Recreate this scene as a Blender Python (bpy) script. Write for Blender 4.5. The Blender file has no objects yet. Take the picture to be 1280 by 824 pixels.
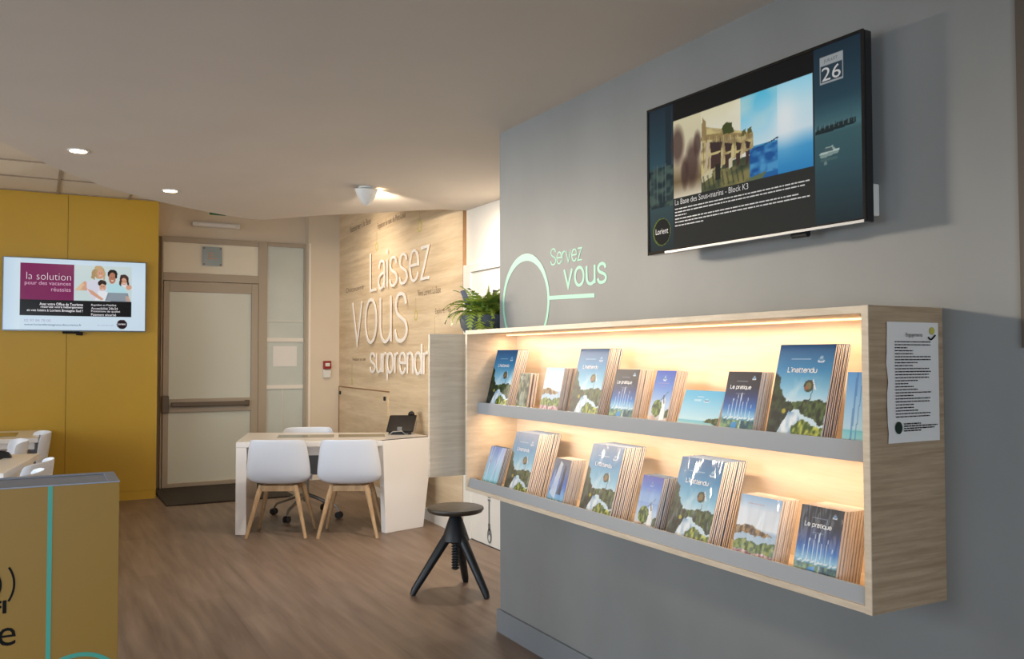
import bpy, bmesh, math, random
import numpy as np
from mathutils import Vector, Matrix
random.seed(7); np.random.seed(7)
PI = math.pi
scene = bpy.context.scene
COL = scene.collection
# ------------------------------------------------------------------ camera
F_PX, YAW, PITCH, ROLL, EYE = 1089.6, 0.49914, 0.03129, -0.00178, 1.44
cd = bpy.data.cameras.new('camera'); cam = bpy.data.objects.new('camera', cd); COL.objects.link(cam)
cd.sensor_width = 36; cd.sensor_fit = 'HORIZONTAL'; cd.lens = 36*F_PX/1280; cd.clip_start = .05
_d = Vector((math.sin(YAW)*math.cos(PITCH), math.cos(YAW)*math.cos(PITCH), math.sin(PITCH)))
_r = Vector((math.cos(YAW), -math.sin(YAW), 0)); _u = _r.cross(_d)
_r2 = _r*math.cos(ROLL)+_u*math.sin(ROLL); _u2 = -_r*math.sin(ROLL)+_u*math.cos(ROLL)
cam.matrix_world = Matrix(((_r2.x,_u2.x,-_d.x,0),(_r2.y,_u2.y,-_d.y,0),(_r2.z,_u2.z,-_d.z,EYE),(0,0,0,1)))
scene.camera = cam
# ------------------------------------------------------------------ view, world, daylight
vs = scene.view_settings; vs.view_transform = 'Standard'; vs.look = 'None'; vs.gamma = 1; vs.exposure = 0.0
vs.use_curve_mapping = False
w = bpy.data.worlds.new('world'); scene.world = w; w.use_nodes = True
w.node_tree.nodes['Background'].inputs[0].default_value = (.75,.86,1,1)
w.node_tree.nodes['Background'].inputs[1].default_value = 0.6
def area_light(name, loc, target, sx, sy, power, color, spread=PI):
    l = bpy.data.lights.new(name, 'AREA'); l.shape = 'RECTANGLE'; l.size = sx; l.size_y = sy
    l.energy = power; l.color = color; l.spread = spread
    o = bpy.data.objects.new(name, l); COL.objects.link(o); o.location = loc
    o.rotation_euler = (Vector(target)-Vector(loc)).to_track_quat('-Z', 'Y').to_euler(); return o
def spot_light(name, loc, target, power, color, size, blend=.6, r=.03):
    l = bpy.data.lights.new(name, 'SPOT'); l.energy = power; l.color = color
    l.spot_size = size; l.spot_blend = blend; l.shadow_soft_size = r
    o = bpy.data.objects.new(name, l); COL.objects.link(o); o.location = loc
    o.rotation_euler = (Vector(target)-Vector(loc)).to_track_quat('-Z', 'Y').to_euler(); return o
WARM = (1.0,.84,.66)
# daylight through the windows of the left wall (cool) and the glazed front behind the visitor
area_light('daylight_left_window', (-4.42, 7.5, 1.62), (3, 6.6, 1.2), 4.2, 2.2, 50, (1,.96,.9), 2.1)
area_light('daylight_left_window_near', (-4.42, 3.2, 1.45), (3, 6.0, .3), 3.2, 1.9, 54, (.74,.87,1.0), 1.5)
area_light('daylight_front_glazing', (-1.6, -2.9, 1.15), (0.5, 6, .9), 3.4, 1.7, 60, (.76,.87,1.0), 1.9)
# ceiling luminaire of the raised zone by the yellow wall, grazing the grey partition
area_light('raised_zone_luminaire', (-.45, 8.7, 2.86), (2.1, 2.6, 1.95), .5, .5, 16, (1,.85,.68), .44)
# warm ceiling lamps of the corridor behind the grey partition
spot_light('corridor_downlight', (2.68, 5.3, 2.6), (3.0, 6.1, 1.0), 140, (1,.88,.74), 2.4, .9, .08)

# ------------------------------------------------------------------ helpers
def s2l(c):
    c = np.asarray(c, float)/255.
    return np.where(c <= .04045, c/12.92, ((c+.055)/1.055)**2.4)
def lin(c): return tuple(float(x) for x in s2l(c))+(1,)
def mat(name, rgb, rough=.5, metal=0, spec=.5, noise=0, nscale=8, stretch=(1,1,1), bump=0, coat=0, emit=0, emcol=None):
    m = bpy.data.materials.new(name); m.use_nodes = True; nt = m.node_tree; b = nt.nodes['Principled BSDF']
    b.inputs['Base Color'].default_value = lin(rgb); b.inputs['Roughness'].default_value = rough
    b.inputs['Metallic'].default_value = metal; b.inputs['Specular IOR Level'].default_value = spec
    b.inputs['Coat Weight'].default_value = coat; b.inputs['Coat Roughness'].default_value = .08
    if emit:
        b.inputs['Emission Color'].default_value = lin(emcol or rgb); b.inputs['Emission Strength'].default_value = emit
    tc = nt.nodes.new('ShaderNodeTexCoord'); mp = nt.nodes.new('ShaderNodeMapping'); mp.inputs['Scale'].default_value = stretch
    nz = nt.nodes.new('ShaderNodeTexNoise'); nz.inputs['Scale'].default_value = nscale; nz.inputs['Detail'].default_value = 6
    nt.links.new(tc.outputs['Object'], mp.inputs[0]); nt.links.new(mp.outputs[0], nz.inputs['Vector'])
    if noise:
        cr = nt.nodes.new('ShaderNodeValToRGB')
        c = np.array(lin(rgb)[:3])
        cr.color_ramp.elements[0].position = .3; cr.color_ramp.elements[1].position = .7
        cr.color_ramp.elements[0].color = tuple(c*(1-noise))+(1,); cr.color_ramp.elements[1].color = tuple(np.minimum(c*(1+noise),1))+(1,)
        nt.links.new(nz.outputs['Fac'], cr.inputs[0]); nt.links.new(cr.outputs[0], b.inputs['Base Color'])
    if bump:
        bp = nt.nodes.new('ShaderNodeBump'); bp.inputs['Strength'].default_value = bump; bp.inputs['Distance'].default_value = .01
        nt.links.new(nz.outputs['Fac'], bp.inputs['Height']); nt.links.new(bp.outputs[0], b.inputs['Normal'])
    return m
def wood(name, dark, light, stretch, scale=3, rough=.5, bump=.05):
    m = bpy.data.materials.new(name); m.use_nodes = True; nt = m.node_tree; b = nt.nodes['Principled BSDF']
    b.inputs['Roughness'].default_value = rough; b.inputs['Specular IOR Level'].default_value = .35
    tc = nt.nodes.new('ShaderNodeTexCoord'); mp = nt.nodes.new('ShaderNodeMapping'); mp.inputs['Scale'].default_value = stretch
    n1 = nt.nodes.new('ShaderNodeTexNoise'); n1.inputs['Scale'].default_value = scale; n1.inputs['Detail'].default_value = 8; n1.inputs['Distortion'].default_value = .6
    n2 = nt.nodes.new('ShaderNodeTexNoise'); n2.inputs['Scale'].default_value = scale*7; n2.inputs['Detail'].default_value = 4
    mx = nt.nodes.new('ShaderNodeMath'); mx.operation = 'MULTIPLY_ADD'; mx.inputs[1].default_value = .35
    cr = nt.nodes.new('ShaderNodeValToRGB'); e = cr.color_ramp.elements
    e[0].position = .48; e[0].color = lin(dark); e[1].position = .85; e[1].color = lin(light)
    nt.links.new(tc.outputs['Object'], mp.inputs[0])
    for n in (n1, n2): nt.links.new(mp.outputs[0], n.inputs['Vector'])
    nt.links.new(n2.outputs['Fac'], mx.inputs[0]); nt.links.new(n1.outputs['Fac'], mx.inputs[2])
    nt.links.new(mx.outputs[0], cr.inputs[0]); nt.links.new(cr.outputs[0], b.inputs['Base Color'])
    bp = nt.nodes.new('ShaderNodeBump'); bp.inputs['Strength'].default_value = bump; bp.inputs['Distance'].default_value = .01
    nt.links.new(n2.outputs['Fac'], bp.inputs['Height']); nt.links.new(bp.outputs[0], b.inputs['Normal'])
    return m
def attr_mat(name, emit=0, rough=.35, coat=0, spec=.5, bump=0):
    m = bpy.data.materials.new(name); m.use_nodes = True; nt = m.node_tree; b = nt.nodes['Principled BSDF']
    a = nt.nodes.new('ShaderNodeAttribute'); a.attribute_name = 'Col'
    if emit:
        b.inputs['Base Color'].default_value = (.01,.01,.01,1)
        nt.links.new(a.outputs['Color'], b.inputs['Emission Color']); b.inputs['Emission Strength'].default_value = emit
    else:
        nt.links.new(a.outputs['Color'], b.inputs['Base Color'])
    b.inputs['Roughness'].default_value = rough; b.inputs['Coat Weight'].default_value = coat; b.inputs['Coat Roughness'].default_value = .1; b.inputs['Specular IOR Level'].default_value = spec
    if bump:
        tc = nt.nodes.new('ShaderNodeTexCoord'); nz = nt.nodes.new('ShaderNodeTexNoise'); nz.inputs['Scale'].default_value = 9
        mp = nt.nodes.new('ShaderNodeMapping'); mp.inputs['Scale'].default_value = (2.2,1,.5); mp.inputs['Rotation'].default_value = (0,.3,0)
        bp = nt.nodes.new('ShaderNodeBump'); bp.inputs['Strength'].default_value = bump; bp.inputs['Distance'].default_value = .03
        nt.links.new(tc.outputs['Object'], mp.inputs[0]); nt.links.new(mp.outputs[0], nz.inputs['Vector'])
        nt.links.new(nz.outputs['Fac'], bp.inputs['Height']); nt.links.new(bp.outputs[0], b.inputs['Coat Normal'])
    return m
class MB:
    def __init__(s): s.v = []; s.f = []; s.mi = []
    def add(s, vs_, fs, mi=0):
        n = len(s.v); s.v += [tuple(v) for v in vs_]; s.f += [tuple(i+n for i in f) for f in fs]; s.mi += [mi]*len(fs); return s
    def box(s, x0, x1, y0, y1, z0, z1, mi=0):
        v = [(x,y,z) for z in (z0,z1) for y in (y0,y1) for x in (x0,x1)]
        return s.add(v, [(0,2,3,1),(4,5,7,6),(0,1,5,4),(2,6,7,3),(0,4,6,2),(1,3,7,5)], mi)
    def prism(s, bot, top, mi=0):
        n = len(bot)
        return s.add(list(bot)+list(top), [tuple(range(n-1,-1,-1)), tuple(range(n,2*n))]+[(i,(i+1)%n,n+(i+1)%n,n+i) for i in range(n)], mi)
    def poly(s, pts, z0, z1, mi=0):
        return s.prism([(x,y,z0) for x,y in pts], [(x,y,z1) for x,y in pts], mi)
    def tube(s, pts, rad, seg=10, mi=0):
        pts = [Vector(p) for p in pts]; rad = rad if isinstance(rad,(list,tuple)) else [rad]*len(pts)
        rings = []; up = Vector((0,0,1))
        for i,p in enumerate(pts):
            t = (pts[min(i+1,len(pts)-1)]-pts[max(i-1,0)]).normalized()
            a = t.cross(up) if abs(t.dot(up)) < .98 else t.cross(Vector((1,0,0)))
            a.normalize(); b = t.cross(a)
            rings.append([p+(a*math.cos(2*PI*k/seg)+b*math.sin(2*PI*k/seg))*rad[i] for k in range(seg)])
        v = [q for r in rings for q in r]; f = []
        for i in range(len(pts)-1):
            for k in range(seg):
                f.append((i*seg+k, i*seg+(k+1)%seg, (i+1)*seg+(k+1)%seg, (i+1)*seg+k))
        f.append(tuple(range(seg-1,-1,-1))); f.append(tuple((len(pts)-1)*seg+k for k in range(seg)))
        return s.add(v, f, mi)
    def lathe(s, prof, seg=32, c=(0,0,0), mi=0):
        v = []; f = []
        for r,z in prof:
            for k in range(seg): v.append((c[0]+r*math.cos(2*PI*k/seg), c[1]+r*math.sin(2*PI*k/seg), c[2]+z))
        for i in range(len(prof)-1):
            for k in range(seg): f.append((i*seg+k, i*seg+(k+1)%seg, (i+1)*seg+(k+1)%seg, (i+1)*seg+k))
        f.append(tuple(range(seg-1,-1,-1))); f.append(tuple((len(prof)-1)*seg+k for k in range(seg)))
        return s.add(v, f, mi)
    def build(s, name, mats, parent=None, bevel=0, smooth=False, loc=None, rot=None):
        me = bpy.data.meshes.new(name); me.from_pydata(s.v, [], s.f)
        for m in (mats if isinstance(mats,(list,tuple)) else [mats]): me.materials.append(m)
        me.polygons.foreach_set('material_index', s.mi)
        bm = bmesh.new(); bm.from_mesh(me); bmesh.ops.recalc_face_normals(bm, faces=bm.faces); bm.to_mesh(me); bm.free()
        if smooth: me.polygons.foreach_set('use_smooth', [True]*len(me.polygons))
        o = bpy.data.objects.new(name, me); COL.objects.link(o)
        if bevel:
            b = o.modifiers.new('bevel','BEVEL'); b.width = bevel; b.segments = 2; b.limit_method = 'ANGLE'; b.angle_limit = .6
        if smooth:
            e = o.modifiers.new('split','EDGE_SPLIT'); e.split_angle = .7
        if parent: o.parent = parent
        if loc is not None: o.location = loc
        if rot is not None: o.rotation_euler = rot
        return o
def empty(name, loc=(0,0,0), rz=0):
    o = bpy.data.objects.new(name, None); COL.objects.link(o); o.location = loc; o.rotation_euler = (0,0,rz); o.empty_display_size = .1; return o
def tag(o, label=None, cat=None, group=None, kind=None):
    for k,v in (('label',label),('category',cat),('group',group),('kind',kind)):
        if v: o[k] = v
    return o
def struct(o): o['kind'] = 'structure'; return o
def copy_tree(o, parent=None):
    c = o.copy(); COL.objects.link(c)
    if parent: c.parent = parent
    for ch in [x for x in COL.objects if x.parent == o]: copy_tree(ch, c)
    return c
# ---- lettering: built-in font and a thin single-line alphabet
def fit(v, box, flip=False):
    v = np.array(v, float); mn = v.min(0); mx = v.max(0); x0,x1,y0,y1 = box
    v[:,0] = x0+(v[:,0]-mn[0])/(mx[0]-mn[0]+1e-9)*(x1-x0); v[:,1] = y0+(v[:,1]-mn[1])/(mx[1]-mn[1]+1e-9)*(y1-y0)
    return v
def font_mesh(body, bold=0.0):
    cu = bpy.data.curves.new('t','FONT'); cu.body = body; cu.offset = bold; cu.resolution_u = 3
    o = bpy.data.objects.new('t', cu); COL.objects.link(o)
    dg = bpy.context.evaluated_depsgraph_get(); me = o.evaluated_get(dg).to_mesh()
    v = [(p.co.x,p.co.y) for p in me.vertices]; f = [tuple(p.vertices) for p in me.polygons]
    o.evaluated_get(dg).to_mesh_clear(); bpy.data.objects.remove(o); bpy.data.curves.remove(cu)
    return v, f
def arc(cx,cy,rx,ry,a0,a1,n=14):
    return [(cx+rx*math.cos(math.radians(a0+(a1-a0)*i/n)), cy+ry*math.sin(math.radians(a0+(a1-a0)*i/n))) for i in range(n+1)]
def smooth_line(p, n=5):
    out = []; p = [p[0]]+list(p)+[p[-1]]
    for i in range(1,len(p)-2):
        a,b,c,d = (np.array(q,float) for q in p[i-1:i+3])
        for k in range(n):
            t = k/n; out.append(tuple(.5*((2*b)+(-a+c)*t+(2*a-5*b+4*c-d)*t*t+(-a+3*b-3*c+d)*t**3)))
    out.append(tuple(p[-1])); return out
S_ = [(.49,.76),(.42,.94),(.27,1),(.11,.95),(.03,.77),(.1,.6),(.27,.5),(.45,.4),(.52,.23),(.44,.06),(.27,0),(.08,.05),(.0,.24)]
GL = {
 'v': (.56,[[(0,1),(.28,0),(.56,1)]]), 'o': (.6,[arc(.3,.5,.3,.5,0,360,26)]),
 'u': (.52,[[(0,1),(0,.35)]+arc(.26,.35,.26,.35,180,360)+[(.52,1)],[(.52,.35),(.52,0)]]),
 's': (.52,[smooth_line(S_)]), 'S': (.62,[smooth_line([(x*1.2,y*1.4) for x,y in S_])]),
 'a': (.48,[smooth_line([(.04,.75),(.12,.94),(.27,1),(.42,.93),(.47,.75)])+[(.47,0)], smooth_line([(.47,.56),(.2,.5),(.03,.38),(.02,.15),(.16,0),(.34,.04),(.47,.26)])]),
 'i': (.02,[[(.01,0),(.01,1)],[(.01,1.2),(.01,1.36)]]),
 'e': (.54,[[(.01,.52),(.54,.52)]+smooth_line([(.54,.55),(.5,.82),(.4,.96),(.28,1),(.12,.92),(.01,.66),(.01,.36),(.12,.08),(.28,0),(.43,.06),(.53,.25)])]),
 'z': (.46,[[(0,1),(.45,1),(0,0),(.47,0)]]), 'L': (.5,[[(0,1.42),(0,0),(.5,0)]]),
 'r': (.28,[[(0,0),(0,1)],smooth_line([(0,.6),(.06,.84),(.16,.96),(.29,1)])]),
 'p': (.56,[[(0,1),(0,-.4)],arc(.28,.5,.28,.5,0,360,24)]), 'q': (.56,[[(.56,1),(.56,-.4)],arc(.28,.5,.28,.5,0,360,24)]),
 'n': (.48,[[(0,0),(0,1)],smooth_line([(0,.62),(.07,.9),(.24,1),(.41,.92),(.48,.68)])+[(.48,0)]]),
 'd': (.56,[[(.56,1.42),(.56,0)],arc(.28,.5,.28,.5,0,360,24)]),
 't': (.3,[[(.1,1.3),(.1,.16)]+smooth_line([(.1,.16),(.15,.02),(.3,.01)]),[(-.05,1),(.29,1)]]),
 "'": (.02,[[(.01,1.42),(.01,1.15)]]), ' ': (.25,[]), 'l': (.02,[[(.01,0),(.01,1.42)]]),
}
def strokes(text, gap=.17):
    x = 0; out = []
    for ch in text:
        wd, ls = GL[ch]; out.append((ch,[[(px+x,py) for px,py in l] for l in ls])); x += wd+gap
    return out
def stroke_letters(text, box, wid, gap=.17):
    """fit letters of a stroke text to box=(x0,x1,y_base,y_x): x-height between y_base and y_x"""
    L = strokes(text, gap); xs = [p[0] for _,ls in L for l in ls for p in l]
    mn,mx = min(xs),max(xs); sx = (box[1]-box[0])/(mx-mn); sy = box[3]-box[2]
    res = []
    for ch,ls in L:
        if ls: res.append((ch,[[(box[0]+(px-mn)*sx, box[2]+py*sy) for px,py in l] for l in ls]))
    return res
def ribbon(mb, line, wid, fr, d0, d1, mi=0):
    """flat bar following a 2-D line on a wall frame fr=(origin,xdir,ydir,normal), from depth d0 to d1"""
    O,X,Y,N = fr; P = [np.array(p,float) for p in line]
    P = [p for i,p in enumerate(P) if i == 0 or np.linalg.norm(p-P[i-1]) > 1e-7]
    closed = np.linalg.norm(P[0]-P[-1]) < 1e-6
    if closed: P = P[:-1]
    n = len(P); Lf=[]; Rt=[]
    for i in range(n):
        a = P[(i-1)%n] if (closed or i>0) else None; c = P[(i+1)%n] if (closed or i<n-1) else None
        t1 = (P[i]-a) if a is not None else (c-P[i]); t2 = (c-P[i]) if c is not None else (P[i]-a)
        t1 = t1/np.linalg.norm(t1); t2 = t2/np.linalg.norm(t2)
        n1 = np.array([-t1[1],t1[0]]); n2 = np.array([-t2[1],t2[0]]); m = n1+n2; m = m/max(np.linalg.norm(m),1e-6)
        k = wid/2/max(m@n1,.35); Lf.append(P[i]+m*k); Rt.append(P[i]-m*k)
    def W(q,d): return O+X*float(q[0])+Y*float(q[1])+N*d
    v = []
    for i in range(n): v += [W(Lf[i],d1),W(Rt[i],d1),W(Rt[i],d0),W(Lf[i],d0)]
    f = []
    for i in range(n if closed else n-1):
        j = (i+1)%n
        for k in range(4): f.append((4*i+k,4*i+(k+1)%4,4*j+(k+1)%4,4*j+k))
    if not closed: f += [(0,1,2,3),(4*n-1,4*n-2,4*n-3,4*n-4)]
    mb.add(v,f,mi)
def frame(o,x,n,y=(0,0,1)): return (Vector(o),Vector(x),Vector(y),Vector(n))
def text_on(mb, body, box, fr, d=.001, bold=0.0, mi=0):
    v,f = font_mesh(body, bold); v = fit(v, box); O,X,Y,N = fr
    mb.add([O+X*float(a)+Y*float(b)+N*d for a,b in v], f, mi)
def fake_lines(mb, x0, x1, ys, h, fr, d=.001, seed=0, mi=0, ends=None):
    """rows of tiny word-like dashes, for print too small to read"""
    rnd = random.Random(seed); O,X,Y,N = fr
    for k,y in enumerate(ys):
        x = x0; xe = x0+(x1-x0)*((ends[k] if ends else rnd.uniform(.6,1)))
        while x < xe:
            wd = min(rnd.uniform(1.5,6)*h, xe-x)
            mb.add([O+X*a+Y*b+N*d for a,b in ((x,y),(x+wd,y),(x+wd,y+h),(x,y+h))],[(0,1,2,3)],mi); x += wd+h*.8
def disc(mb, cx, cy, r, fr, d=.001, seg=28, mi=0, r_in=0, ry=None):
    O,X,Y,N = fr; ry = ry or r
    c = [(math.cos(2*PI*k/seg), math.sin(2*PI*k/seg)) for k in range(seg)]
    if r_in:
        v = [O+X*(cx+r*a)+Y*(cy+ry*b)+N*d for a,b in c]+[O+X*(cx+r_in*a)+Y*(cy+(ry-(r-r_in))*b)+N*d for a,b in c]
        mb.add(v,[(k,(k+1)%seg,seg+(k+1)%seg,seg+k) for k in range(seg)],mi)
    else: mb.add([O+X*(cx+r*a)+Y*(cy+ry*b)+N*d for a,b in c],[tuple(range(seg))],mi)
# ---- pictures printed on things, painted as point colours on a fine grid
class Pic:
    def __init__(s, w, h, bg=(255,255,255)):
        s.w, s.h = w, h; s.a = np.zeros((h,w,3))+np.array(bg,float)
        s.X, s.Y = np.meshgrid((np.arange(w)+.5)/w, (np.arange(h)+.5)/h)
    def put(s, m, c, al=1.0):
        m = (m.astype(float)*al)[...,None]; s.a = s.a*(1-m)+np.array(c,float)*m
    def grad(s, stops, box=(0,1,0,1), al=1.0, axis='y'):
        x0,x1,y0,y1 = box; t = (s.Y-y0)/(y1-y0) if axis == 'y' else (s.X-x0)/(x1-x0)
        ts = [q[0] for q in stops]; c = np.stack([np.interp(t, ts, [q[1][k] for q in stops]) for k in range(3)],-1)
        m = ((s.X>=x0)&(s.X<=x1)&(s.Y>=y0)&(s.Y<=y1)).astype(float)[...,None]*al; s.a = s.a*(1-m)+c*m
    def rect(s, x0,x1,y0,y1,c,al=1.0): s.put((s.X>=x0)&(s.X<=x1)&(s.Y>=y0)&(s.Y<=y1),c,al)
    def ell(s, cx,cy,rx,ry,c,al=1.0,soft=0):
        d = np.sqrt(((s.X-cx)/rx)**2+((s.Y-cy)/ry)**2)
        s.put(np.clip((1-d)/soft+.5,0,1) if soft else d<=1, c, al)
    def poly(s, pts, c, al=1.0, rough=0, seed=0):
        X,Y = s.X,s.Y
        if rough:
            n = s.noise(14,seed)-.5; X = X+n*rough; Y = Y+(s.noise(14,seed+5)-.5)*rough
        m = np.zeros(X.shape,bool); n = len(pts); j = n-1
        for i in range(n):
            xi,yi = pts[i]; xj,yj = pts[j]
            if yi != yj: m ^= ((yi>Y)!=(yj>Y)) & (X < (xj-xi)*(Y-yi)/(yj-yi)+xi)
            j = i
        s.put(m,c,al); return m
    def line(s, x0,y0,x1,y1,wd,c,al=1.0):
        asp = s.h/s.w; dx,dy = x1-x0,(y1-y0)*asp; L = dx*dx+dy*dy
        px,py = s.X-x0,(s.Y-y0)*asp; t = np.clip((px*dx+py*dy)/L,0,1)
        s.put(np.hypot(px-t*dx,py-t*dy)<wd/2,c,al)
    def noise(s, f, seed=0, oct=3):
        out = np.zeros(s.X.shape); tot = 0
        for o in range(oct):
            r = np.random.RandomState(seed*31+o); g = r.rand(int(f*2**o)+3,int(f*2**o)+3); q = f*2**o
            x = s.X*q; y = s.Y*q; xi = x.astype(int); yi = y.astype(int); fx = x-xi; fy = y-yi
            fx = fx*fx*(3-2*fx); fy = fy*fy*(3-2*fy)
            v = g[yi,xi]*(1-fx)*(1-fy)+g[yi,xi+1]*fx*(1-fy)+g[yi+1,xi]*(1-fx)*fy+g[yi+1,xi+1]*fx*fy
            out += v/2**o; tot += 1/2**o
        return out/tot
    def speck(s, m, c1, c2, f=25, seed=1):
        n = np.clip((s.noise(f,seed,2)-.3)/.4,0,1)[...,None]; col = np.array(c1,float)*(1-n)+np.array(c2,float)*n
        mm = m.astype(float)[...,None]; s.a = s.a*(1-mm)+col*mm
def picture(pic, name, W, H, m, fr, parent=None, d=0.0):
    """grid of pic.w x pic.h points on frame; lower-left at frame origin"""
    O,X,Y,N = fr; w,h = pic.w,pic.h
    xs = np.linspace(0,W,w); ys = np.linspace(H,0,h)
    gx,gy = np.meshgrid(xs,ys); P = np.array(O)[None,:]+gx.reshape(-1,1)*np.array(X)+gy.reshape(-1,1)*np.array(Y)+d*np.array(N)
    i = np.arange(h-1)[:,None]*w+np.arange(w-1)[None,:]; i = i.reshape(-1)
    F = np.stack([i+w,i+w+1,i+1,i],1)
    me = bpy.data.meshes.new(name); me.from_pydata(P.tolist(), [], F.tolist()); me.materials.append(m)
    at = me.color_attributes.new('Col','FLOAT_COLOR','POINT')
    c = np.ones((w*h,4),np.float32); c[:,:3] = s2l(np.clip(pic.a,0,255)).reshape(-1,3); at.data.foreach_set('color', c.reshape(-1))
    o = bpy.data.objects.new(name, me); COL.objects.link(o)
    if parent: o.parent = parent
    return o
# ------------------------------------------------------------------ materials
M = {}
M['ceil'] = mat('ceiling_paint',(216,206,194),.9,noise=.02,nscale=2)
M['tile'] = mat('ceiling_tile',(222,212,196),.95,noise=.05,nscale=60)
M['grid'] = mat('tile_grid',(165,150,132),.6)
M['cream'] = mat('cream_paint',(226,211,188),.85,noise=.02,nscale=3)
M['white_paint'] = mat('white_paint',(238,232,220),.7,noise=.015,nscale=3)
M['grey_wall'] = mat('grey_plaster',(143,144,142),.7,noise=.07,nscale=2.3,bump=.02,stretch=(1,1,.6),spec=.25)
M['grey_base'] = mat('grey_skirting',(132,136,140),.5)
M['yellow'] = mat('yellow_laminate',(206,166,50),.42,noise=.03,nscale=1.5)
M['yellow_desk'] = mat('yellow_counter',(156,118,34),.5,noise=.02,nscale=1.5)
M['seam'] = mat('seam_shadow_gap',(150,116,34),.8)
M['counter_grey'] = mat('counter_grey_top',(146,154,168),.45)
M['teal'] = mat('turquoise_print',(72,170,150),.5)
M['mint'] = mat('mint_print',(140,208,180),.6)
M['black_print'] = mat('black_print',(12,11,9),.7,spec=.2)
M['oak_wall'] = wood('oak_wall_panel',(208,182,146),(234,212,178),(.45,.45,7.0),1.7,.55)
M['oak_case'] = wood('oak_display_case',(158,134,106),(188,164,134),(1.6,1.6,34.0),2.2,.5,.02)
M['oak_lightened'] = wood('oak_lightened_panel',(222,206,182),(242,228,206),(1.6,1.6,26.0),2.2,.5,.02)  # case oak made paler; the front light it lacks is put into the colour
M['oak_edge'] = wood('oak_edge_band',(212,194,168),(230,214,190),(2,2,14),3,.5)
M['oak_in'] = wood('oak_inner_panel',(230,208,182),(242,224,202),(.8,.8,12),2.0,.5)
M['oak_end'] = mat('panel_end_brown',(150,112,72),.6)
M['ledge'] = mat('grey_ledge_metal',(164,168,172),.4)
M['chair_white'] = mat('white_polypropylene',(226,230,238),.38)
M['chair_leg'] = wood('ash_chair_leg',(172,136,98),(206,172,130),(3,3,.6),5,.5)
M['desk'] = mat('white_desk_laminate',(246,240,234),.3,coat=.2)
M['inset'] = mat('grey_green_glass_inset',(120,116,92),.2,coat=.4)
M['dark_grey'] = mat('dark_grey_metal',(120,120,120),.5)
M['silver'] = mat('brushed_silver',(190,188,184),.3,metal=.8)
M['black'] = mat('matt_black',(22,24,27),.45)
M['black_seat'] = mat('black_stool_seat',(56,48,40),.42,spec=.6)
M['gloss_black'] = mat('gloss_black',(14,14,16),.12,coat=.5)
M['rubber'] = mat('castor_rubber',(52,50,50),.5)
M['door_frame'] = mat('taupe_door_aluminium',(178,164,144),.4,spec=.5)
M['frost'] = mat('frosted_door_glass',(218,220,206),.3,coat=.1)
M['side_glass'] = mat('sidelight_glass',(206,212,204),.15,coat=.3,noise=.06,nscale=2)
M['bar_metal'] = mat('push_bar_metal',(104,92,78),.4,metal=.4)
M['mat'] = mat('door_mat',(60,54,48),.95,noise=.5,nscale=90,bump=.4)
M['paper'] = mat('white_paper',(236,232,226),.6)
M['red'] = mat('alarm_red',(150,30,28),.35)
M['white_plastic'] = mat('white_plastic',(228,226,220),.4)
M['plaque'] = mat('plaque_acrylic',(150,164,166),.2)
M['orange_print'] = mat('orange_print',(200,150,110),.5)
M['green_sign'] = mat('green_sign',(20,90,50),.4)
M['lamp_glow'] = mat('downlight_glow',(255,236,205),.5,emit=14,emcol=(255,226,185))
M['led'] = mat('led_strip',(255,200,130),.5,emit=2.6,emcol=(255,206,150))
M['text_white'] = mat('white_print',(240,240,238),.5)
M['letter_white'] = mat('white_raised_letter',(250,244,236),.4)
M['caption'] = mat('caption_brown_grey',(146,124,100),.6)
M['mark_green'] = mat('yellow_green_mark',(196,190,84),.6)
M['mark_line'] = mat('thin_green_line',(190,180,130),.6)
M['pages'] = mat('paper_page_edges',(238,228,218),.8,noise=.08,nscale=160,stretch=(1,6,.2))
M['cover_back'] = mat('cover_edge_brown',(206,190,174),.5)
M['cover_blue'] = mat('cover_edge_blue',(86,104,130),.35)
M['plastic_wrap'] = mat('grey_lilac_spine',(150,150,170),.25)
M['pot'] = mat('slate_blue_pot',(78,88,98),.6,noise=.12,nscale=25,bump=.1)
M['soil'] = mat('potting_soil',(50,38,28),.95,noise=.3,nscale=60)
M['fern'] = mat('fern_green',(172,188,74),.5,noise=.35,nscale=14)
M['fern_dark'] = mat('fern_dark_green',(112,142,56),.5,noise=.3,nscale=14)
M['spike'] = mat('yellow_green_spike',(170,170,96),.5,noise=.2,nscale=30)
M['slate'] = mat('slate_leaf',(126,126,142),.5,noise=.3,nscale=60)
M['cover'] = attr_mat('printed_cover',rough=.5,coat=0,spec=.2)
M['cover_film'] = attr_mat('printed_cover_in_film',rough=.3,coat=.6,bump=.8)
M['screen'] = attr_mat('lit_screen',emit=.78,rough=.12,spec=.2)
M['screen_left'] = attr_mat('lit_screen_bright',emit=.95,rough=.2,spec=.3)
M['screen_text'] = mat('screen_text_white',(10,10,10),.4,emit=.5,emcol=(235,235,235))
M['screen_white'] = mat('screen_text_bright',(10,10,10),.4,emit=.85,emcol=(250,245,250))
M['screen_pink'] = mat('screen_text_pink',(10,10,10),.4,emit=.8,emcol=(226,180,206))
M['screen_blue'] = mat('screen_text_blue',(10,10,10),.4,emit=.8,emcol=(80,110,140))
M['screen_lilac'] = mat('screen_text_lilac',(10,10,10),.4,emit=.8,emcol=(170,170,205))
M['screen_dark'] = mat('screen_text_dark',(10,10,10),.4,emit=.5,emcol=(70,74,78))
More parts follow.
